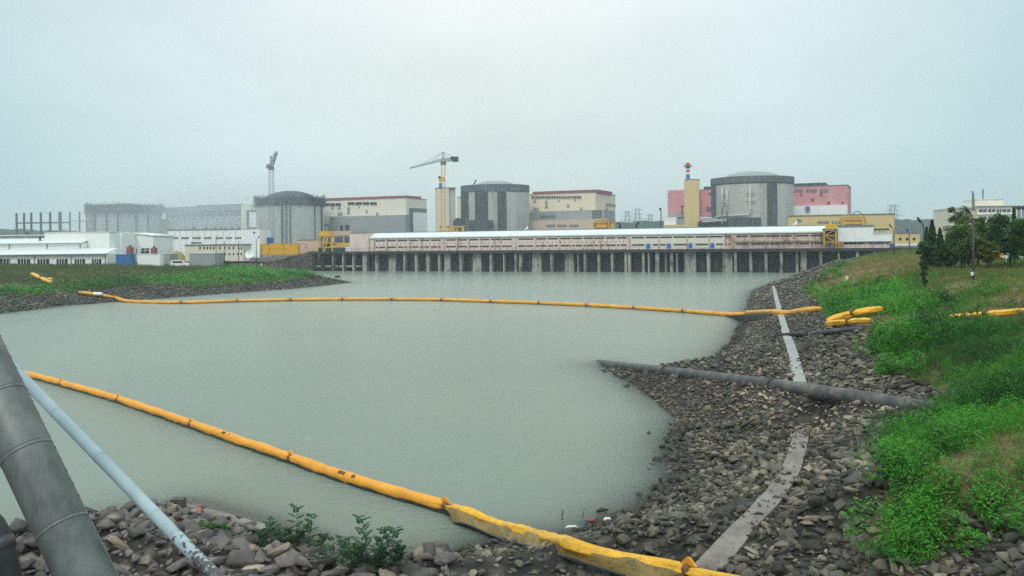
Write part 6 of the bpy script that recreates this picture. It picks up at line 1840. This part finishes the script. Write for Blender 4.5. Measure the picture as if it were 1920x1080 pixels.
# ------------------------------------------------------------------ slanting pipes by the bridge
A, B = P(160, 1080, 8.8), P(-48, 645, 9.75)
D = (B - A)
T = thing('lagged_pipe', 'thick slanting pipe in dull grey metal lagging with ring seams', 'pipe', A)
s0, s1 = A - D * 2.05, B + D * 3.0
Rb = .258
MB().tube([s0, s1], Rb, 40).build('lagging', M['bigpipe'], T, True)
ax = D.normalized(); up = Vector((0, 0, 1)); sd_ = ax.cross(up).normalized(); nn = sd_.cross(ax).normalized()
if sd_.x < 0: sd_ = -sd_
if nn.z < 0: nn = -nn
for f in (.19, .5, .745, 1.02, 1.24, -.2, -.6, 1.6):
    c = A + D * f
    MB().tube([c - ax * .03, c - ax * .012, c + ax * .008, c + ax * .010], [Rb + .001, Rb + .005, Rb + .006, Rb + .001], 40).build('ring_seam', M['bigpipe'], T, True)
    MB().tube([c + ax * .008, c + ax * .018], Rb + .0025, 40).build('strap', M['steel_dark'], T, True)
for ang in (38,):
    n = sd_ * math.cos(math.radians(ang)) + nn * math.sin(math.radians(ang))
    n2 = sd_ * math.cos(math.radians(ang + 3)) + nn * math.sin(math.radians(ang + 3))
    a, b = A - D * 1.2, B + D * 1.2
    MB().hexa([a + n * (Rb - .01), a + n2 * (Rb - .01), b + n2 * (Rb - .01), b + n * (Rb - .01), a + n * (Rb + .005), a + n2 * (Rb + .005), b + n2 * (Rb + .005), b + n * (Rb + .005)]).build('lap_seam', M['steel_mid'], T)
    for k in range(34):
        c = A - D * .3 + D * 1.7 * k / 33 + n2 * (Rb + .003)
        MB().tube([c, c + n2 * .006], .007, 6).build('rivet', M['steel_dark'], T)
A2, B2 = P(408, 1085, 9.6), P(60, 727, 11.9)
D2 = B2 - A2
T = thing('painted_pipe', 'thin slanting pipe in peeling pale blue grey paint', 'pipe', A2)
t_ = np.linspace(-2.2, 3.0, 260); pts = [A2 + D2 * float(f) for f in t_]
o = MB().tube(pts, .074, 20).build('tube', M['smallpipe'], T, True)
wear = np.repeat(np.interp(t_, [-2.2, -.05, .06, .12, .2, .28, .34, 3], [.55, .50, .40, .30, .26, .16, .05, .05]), 20)
at = o.data.attributes.new('wear', 'FLOAT', 'POINT'); at.data.foreach_set('value', wear.astype(np.float32))
for f in (.29, .585, .845, 1.1):
    c = A2 + D2 * f; a2 = D2.normalized()
    MB().tube([c - a2 * .02, c - a2 * .008, c + a2 * .008, c + a2 * .02], [.075, .079, .079, .075], 20).build('weld', M['smallpipe'], T, True)
A3, B3 = P(150, 1040, 10.4), P(-60, 750, 10.9)
T = thing('dark_pipe', 'dark pipe crossing behind the thick lagged pipe', 'pipe', A3)
MB().tube([A3 - (B3 - A3) * 2.2, B3 + (B3 - A3) * 2], .075, 16).build('tube', M['rubber'], T, True)
c = (A3 + B3) / 2; dd = (B3 - A3).normalized()
MB().tube([c - dd * .05, c + dd * .05], .088, 16).build('coupling', M['steel_dark'], T, True)
hp = [P(-120, 985, 7.4), P(-55, 955, 7.4), P(-10, 985, 7.35), P(8, 1030, 7.3), P(22, 1090, 7.3), P(40, 1200, 7.2), P(60, 1500, 7.0)]
hp = [hp[0] + Vector((-1.5, 0, .5)), *hp, Vector((hp[-1].x, hp[-1].y, .9))]
T = thing('rubber_hose', 'black rubber hose drooping at the lower edge beside the lagged pipe', 'hose', hp[3])
MB().tube(spline(hp, .1), .085, 14).build('hose', M['rubber'], T, True)
MB().tube(spline(hp[2:5], .1)[3:6], .097, 14).build('clip', M['steel_dark'], T, True)
# litter
def litter(px, py, mt, label, d=(.16, .1, .05)):
    g = G(px, py); m = MB()
    m.tube([g + Vector((-d[0], 0, .10)), g + Vector((-d[0] * .6, 0, .10 + d[2])), g + Vector((d[0] * .6, .03, .10 + d[2])), g + Vector((d[0], .02, .10))], [d[2] * .5, d[2], d[2] * .9, d[2] * .4], 8)
    setp(m.build('plastic_bottle', M[mt], None, True, loc=g), label, 'litter', 'plastic litter by the water')
litter(370, 966, 'red_paint', 'small red plastic scrap on top of the stone heap', (.2, .1, .07))
litter(1139, 982, 'white_paint', 'white plastic scrap at the waterline by the boom', (.12, .1, .05))
litter(1111, 985, 'red_paint', 'tiny red scrap at the waterline by the boom', (.08, .1, .04))
litter(1072, 997, 'white_paint', 'white plastic strip where the boom leaves the water', (.2, .1, .04))
for x, y0, y1, lab in ((1054, 975, 955, 'thin stick standing in shallow water nearer the boom'), (1093, 969, 959, 'short thin stick standing in water nearer the boulder')):
    g = G(x, y0); t = P(x, y1, g.y)
    m = MB().tube([(g.x, g.y, -.3), t], [.02, .012], 6); m.tube([(g.x, g.y, .15), (g.x + .08, g.y, .28)], [.012, .006], 5)
    setp(m.build('stick', M['bark'], None, False, loc=g), lab, 'stick', 'sticks in the shallows')
x, y = W0(633, 519, .2); m = MB().tube([(x - .7, y, .0), (x - .5, y, .25), (x + .5, y, .3), (x + .7, y, .05)], [.12, .3, .3, .12], 10)
setp(m.build('mooring_float', M['steel_dark'], None, True, loc=(x, y, 0)), 'small dark float alone in the water before the pier corner', 'float')
HAZE = 0.0003
MIST = 0.0042
EXPO = 0.12
# ------------------------------------------------------------------ camera, sky, sun, haze
cam = bpy.data.cameras.new('camera'); co = bpy.data.objects.new('camera', cam); COL.objects.link(co)
cam.sensor_width = 36.0; cam.lens = FP / 1920 * 36.0; cam.shift_y = -(540 - HY) / 1920
cam.clip_start = .1; cam.clip_end = 9000
co.matrix_world = Matrix.Translation((0, 0, CH)) @ Matrix.Rotation(math.pi / 2, 4, 'X') @ Matrix.Rotation(-ROLL, 4, 'Z')
SC.camera = co
SUN_EL, SUN_AZ = math.radians(48), math.radians(200)     # azimuth clockwise from +Y: behind the camera, a little to its west
w = bpy.data.worlds.new('World'); SC.world = w; w.use_nodes = True
nt = w.node_tree; bg = nt.nodes['Background']; bg.inputs['Strength'].default_value = .1
sky = nt.nodes.new('ShaderNodeTexSky'); sky.sky_type = 'NISHITA'; sky.sun_disc = False
sky.sun_elevation = SUN_EL; sky.sun_rotation = SUN_AZ; sky.air_density = 2.0; sky.dust_density = 4.0
tc = nt.nodes.new('ShaderNodeTexCoord'); sp = nt.nodes.new('ShaderNodeSeparateXYZ'); nt.links.new(tc.outputs['Generated'], sp.inputs[0])
cr = nt.nodes.new('ShaderNodeValToRGB'); nt.links.new(sp.outputs['Z'], cr.inputs[0])
els = [(0.0, (6.3, 7.2, 7.2)), (.08, (6.9, 7.95, 7.95)), (.2, (7.5, 8.3, 8.4)), (.30, (8.0, 8.6, 8.8)), (.6, (13.0, 13.4, 13.2)), (1.0, (15.5, 15.8, 15.2))]
while len(cr.color_ramp.elements) < len(els): cr.color_ramp.elements.new(.5)
for e, (p, c) in zip(cr.color_ramp.elements, els): e.position = p; e.color = (*c, 1)
# cloud cover: brighter where the sheet is thin
mp = nt.nodes.new('ShaderNodeMapping'); mp.inputs['Scale'].default_value = (1, 1, 2.6); nt.links.new(tc.outputs['Generated'], mp.inputs[0])
ns = nt.nodes.new('ShaderNodeTexNoise'); ns.inputs['Scale'].default_value = 2.4; ns.inputs['Detail'].default_value = 5; nt.links.new(mp.outputs[0], ns.inputs['Vector'])
mr = nt.nodes.new('ShaderNodeMapRange'); mr.inputs[1].default_value = .3; mr.inputs[2].default_value = .7; mr.inputs[3].default_value = .90; mr.inputs[4].default_value = 1.08
nt.links.new(ns.outputs['Fac'], mr.inputs[0])
vm = nt.nodes.new('ShaderNodeVectorMath'); vm.operation = 'SCALE'; nt.links.new(cr.outputs[0], vm.inputs[0]); nt.links.new(mr.outputs[0], vm.inputs[3])
dt = nt.nodes.new('ShaderNodeVectorMath'); dt.operation = 'DOT_PRODUCT'; nt.links.new(tc.outputs['Generated'], dt.inputs[0])
dt.inputs[1].default_value = Vector((-.02, .95, .31)).normalized()
m2 = nt.nodes.new('ShaderNodeMapRange'); m2.inputs[1].default_value = .86; m2.inputs[2].default_value = 1.0; m2.inputs[3].default_value = 0; m2.inputs[4].default_value = 1
nt.links.new(dt.outputs['Value'], m2.inputs[0])
tint = nt.nodes.new('ShaderNodeMix'); tint.data_type = 'RGBA'; nt.links.new(m2.outputs[0], tint.inputs[0])
tint.inputs[6].default_value = (.72, .87, .92, 1); tint.inputs[7].default_value = (1.06, 1.05, 1.03, 1)
vx = nt.nodes.new('ShaderNodeVectorMath'); vx.operation = 'MULTIPLY'; nt.links.new(vm.outputs[0], vx.inputs[0]); nt.links.new(tint.outputs[2], vx.inputs[1])
mx = nt.nodes.new('ShaderNodeMix'); mx.data_type = 'RGBA'; mx.inputs[0].default_value = .92
nt.links.new(sky.outputs[0], mx.inputs[6]); nt.links.new(vx.outputs[0], mx.inputs[7]); nt.links.new(mx.outputs[2], bg.inputs['Color'])
sl = bpy.data.lights.new('sun', 'SUN'); sl.energy = 1.2; sl.angle = math.radians(25); sl.color = (1, .96, .9)
so = bpy.data.objects.new('sun', sl); COL.objects.link(so)
sd = Vector((math.sin(SUN_AZ) * math.cos(SUN_EL), math.cos(SUN_AZ) * math.cos(SUN_EL), math.sin(SUN_EL)))
so.rotation_euler = (-sd).to_track_quat('-Z', 'Y').to_euler(); so.location = sd * 200
hz = bpy.data.materials.new('haze_air'); hz.use_nodes = True
hn = hz.node_tree; hn.nodes.remove(hn.nodes['Principled BSDF'])
pv = hn.nodes.new('ShaderNodeVolumePrincipled'); pv.inputs['Color'].default_value = (.86, .95, .99, 1); pv.inputs['Density'].default_value = HAZE
pv.inputs['Anisotropy'].default_value = 0.2
hn.links.new(pv.outputs[0], hn.nodes['Material Output'].inputs['Volume'])
HB = MB().hexa([(-11000, -40, -5), (11000, -40, -5), (11000, 4400, -5), (-11000, 4400, -5), (-11000, -40, 75), (11000, -40, 75), (11000, 4400, 75), (-11000, 4400, 75)])
setp(HB.build('haze', hz), kind='stuff')
# drifting mist bank over the two unfinished blocks
mz = bpy.data.materials.new('mist_air'); mz.use_nodes = True
mn = mz.node_tree; mn.nodes.remove(mn.nodes['Principled BSDF'])
pm = mn.nodes.new('ShaderNodeVolumePrincipled'); pm.inputs['Color'].default_value = (.93, .98, 1.0, 1); pm.inputs['Density'].default_value = MIST
mn.links.new(pm.outputs[0], mn.nodes['Material Output'].inputs['Volume'])
for cx, cy, cz, rx, ry, rz in ((-222, 560, 24, 62, 50, 46), (-185, 580, 18, 60, 40, 40)):
    bm = bmesh.new(); bmesh.ops.create_icosphere(bm, subdivisions=4, radius=1.0)
    me = bpy.data.meshes.new('mist'); 
    for vv in bm.verts: vv.co = (vv.co.x * rx, vv.co.y * ry, vv.co.z * rz)
    bm.to_mesh(me); bm.free(); me.materials.append(mz)
    mo = bpy.data.objects.new('mist', me); COL.objects.link(mo); mo.location = (cx, cy, cz); setp(mo, kind='stuff')
SC.render.engine = 'CYCLES'
SC.cycles.use_denoising = False
SC.cycles.volume_bounces = 1
SC.cycles.max_bounces = 6; SC.cycles.transparent_max_bounces = 12
SC.view_settings.view_transform = 'Standard'; SC.view_settings.look = 'None'
SC.view_settings.exposure = EXPO; SC.view_settings.gamma = 1
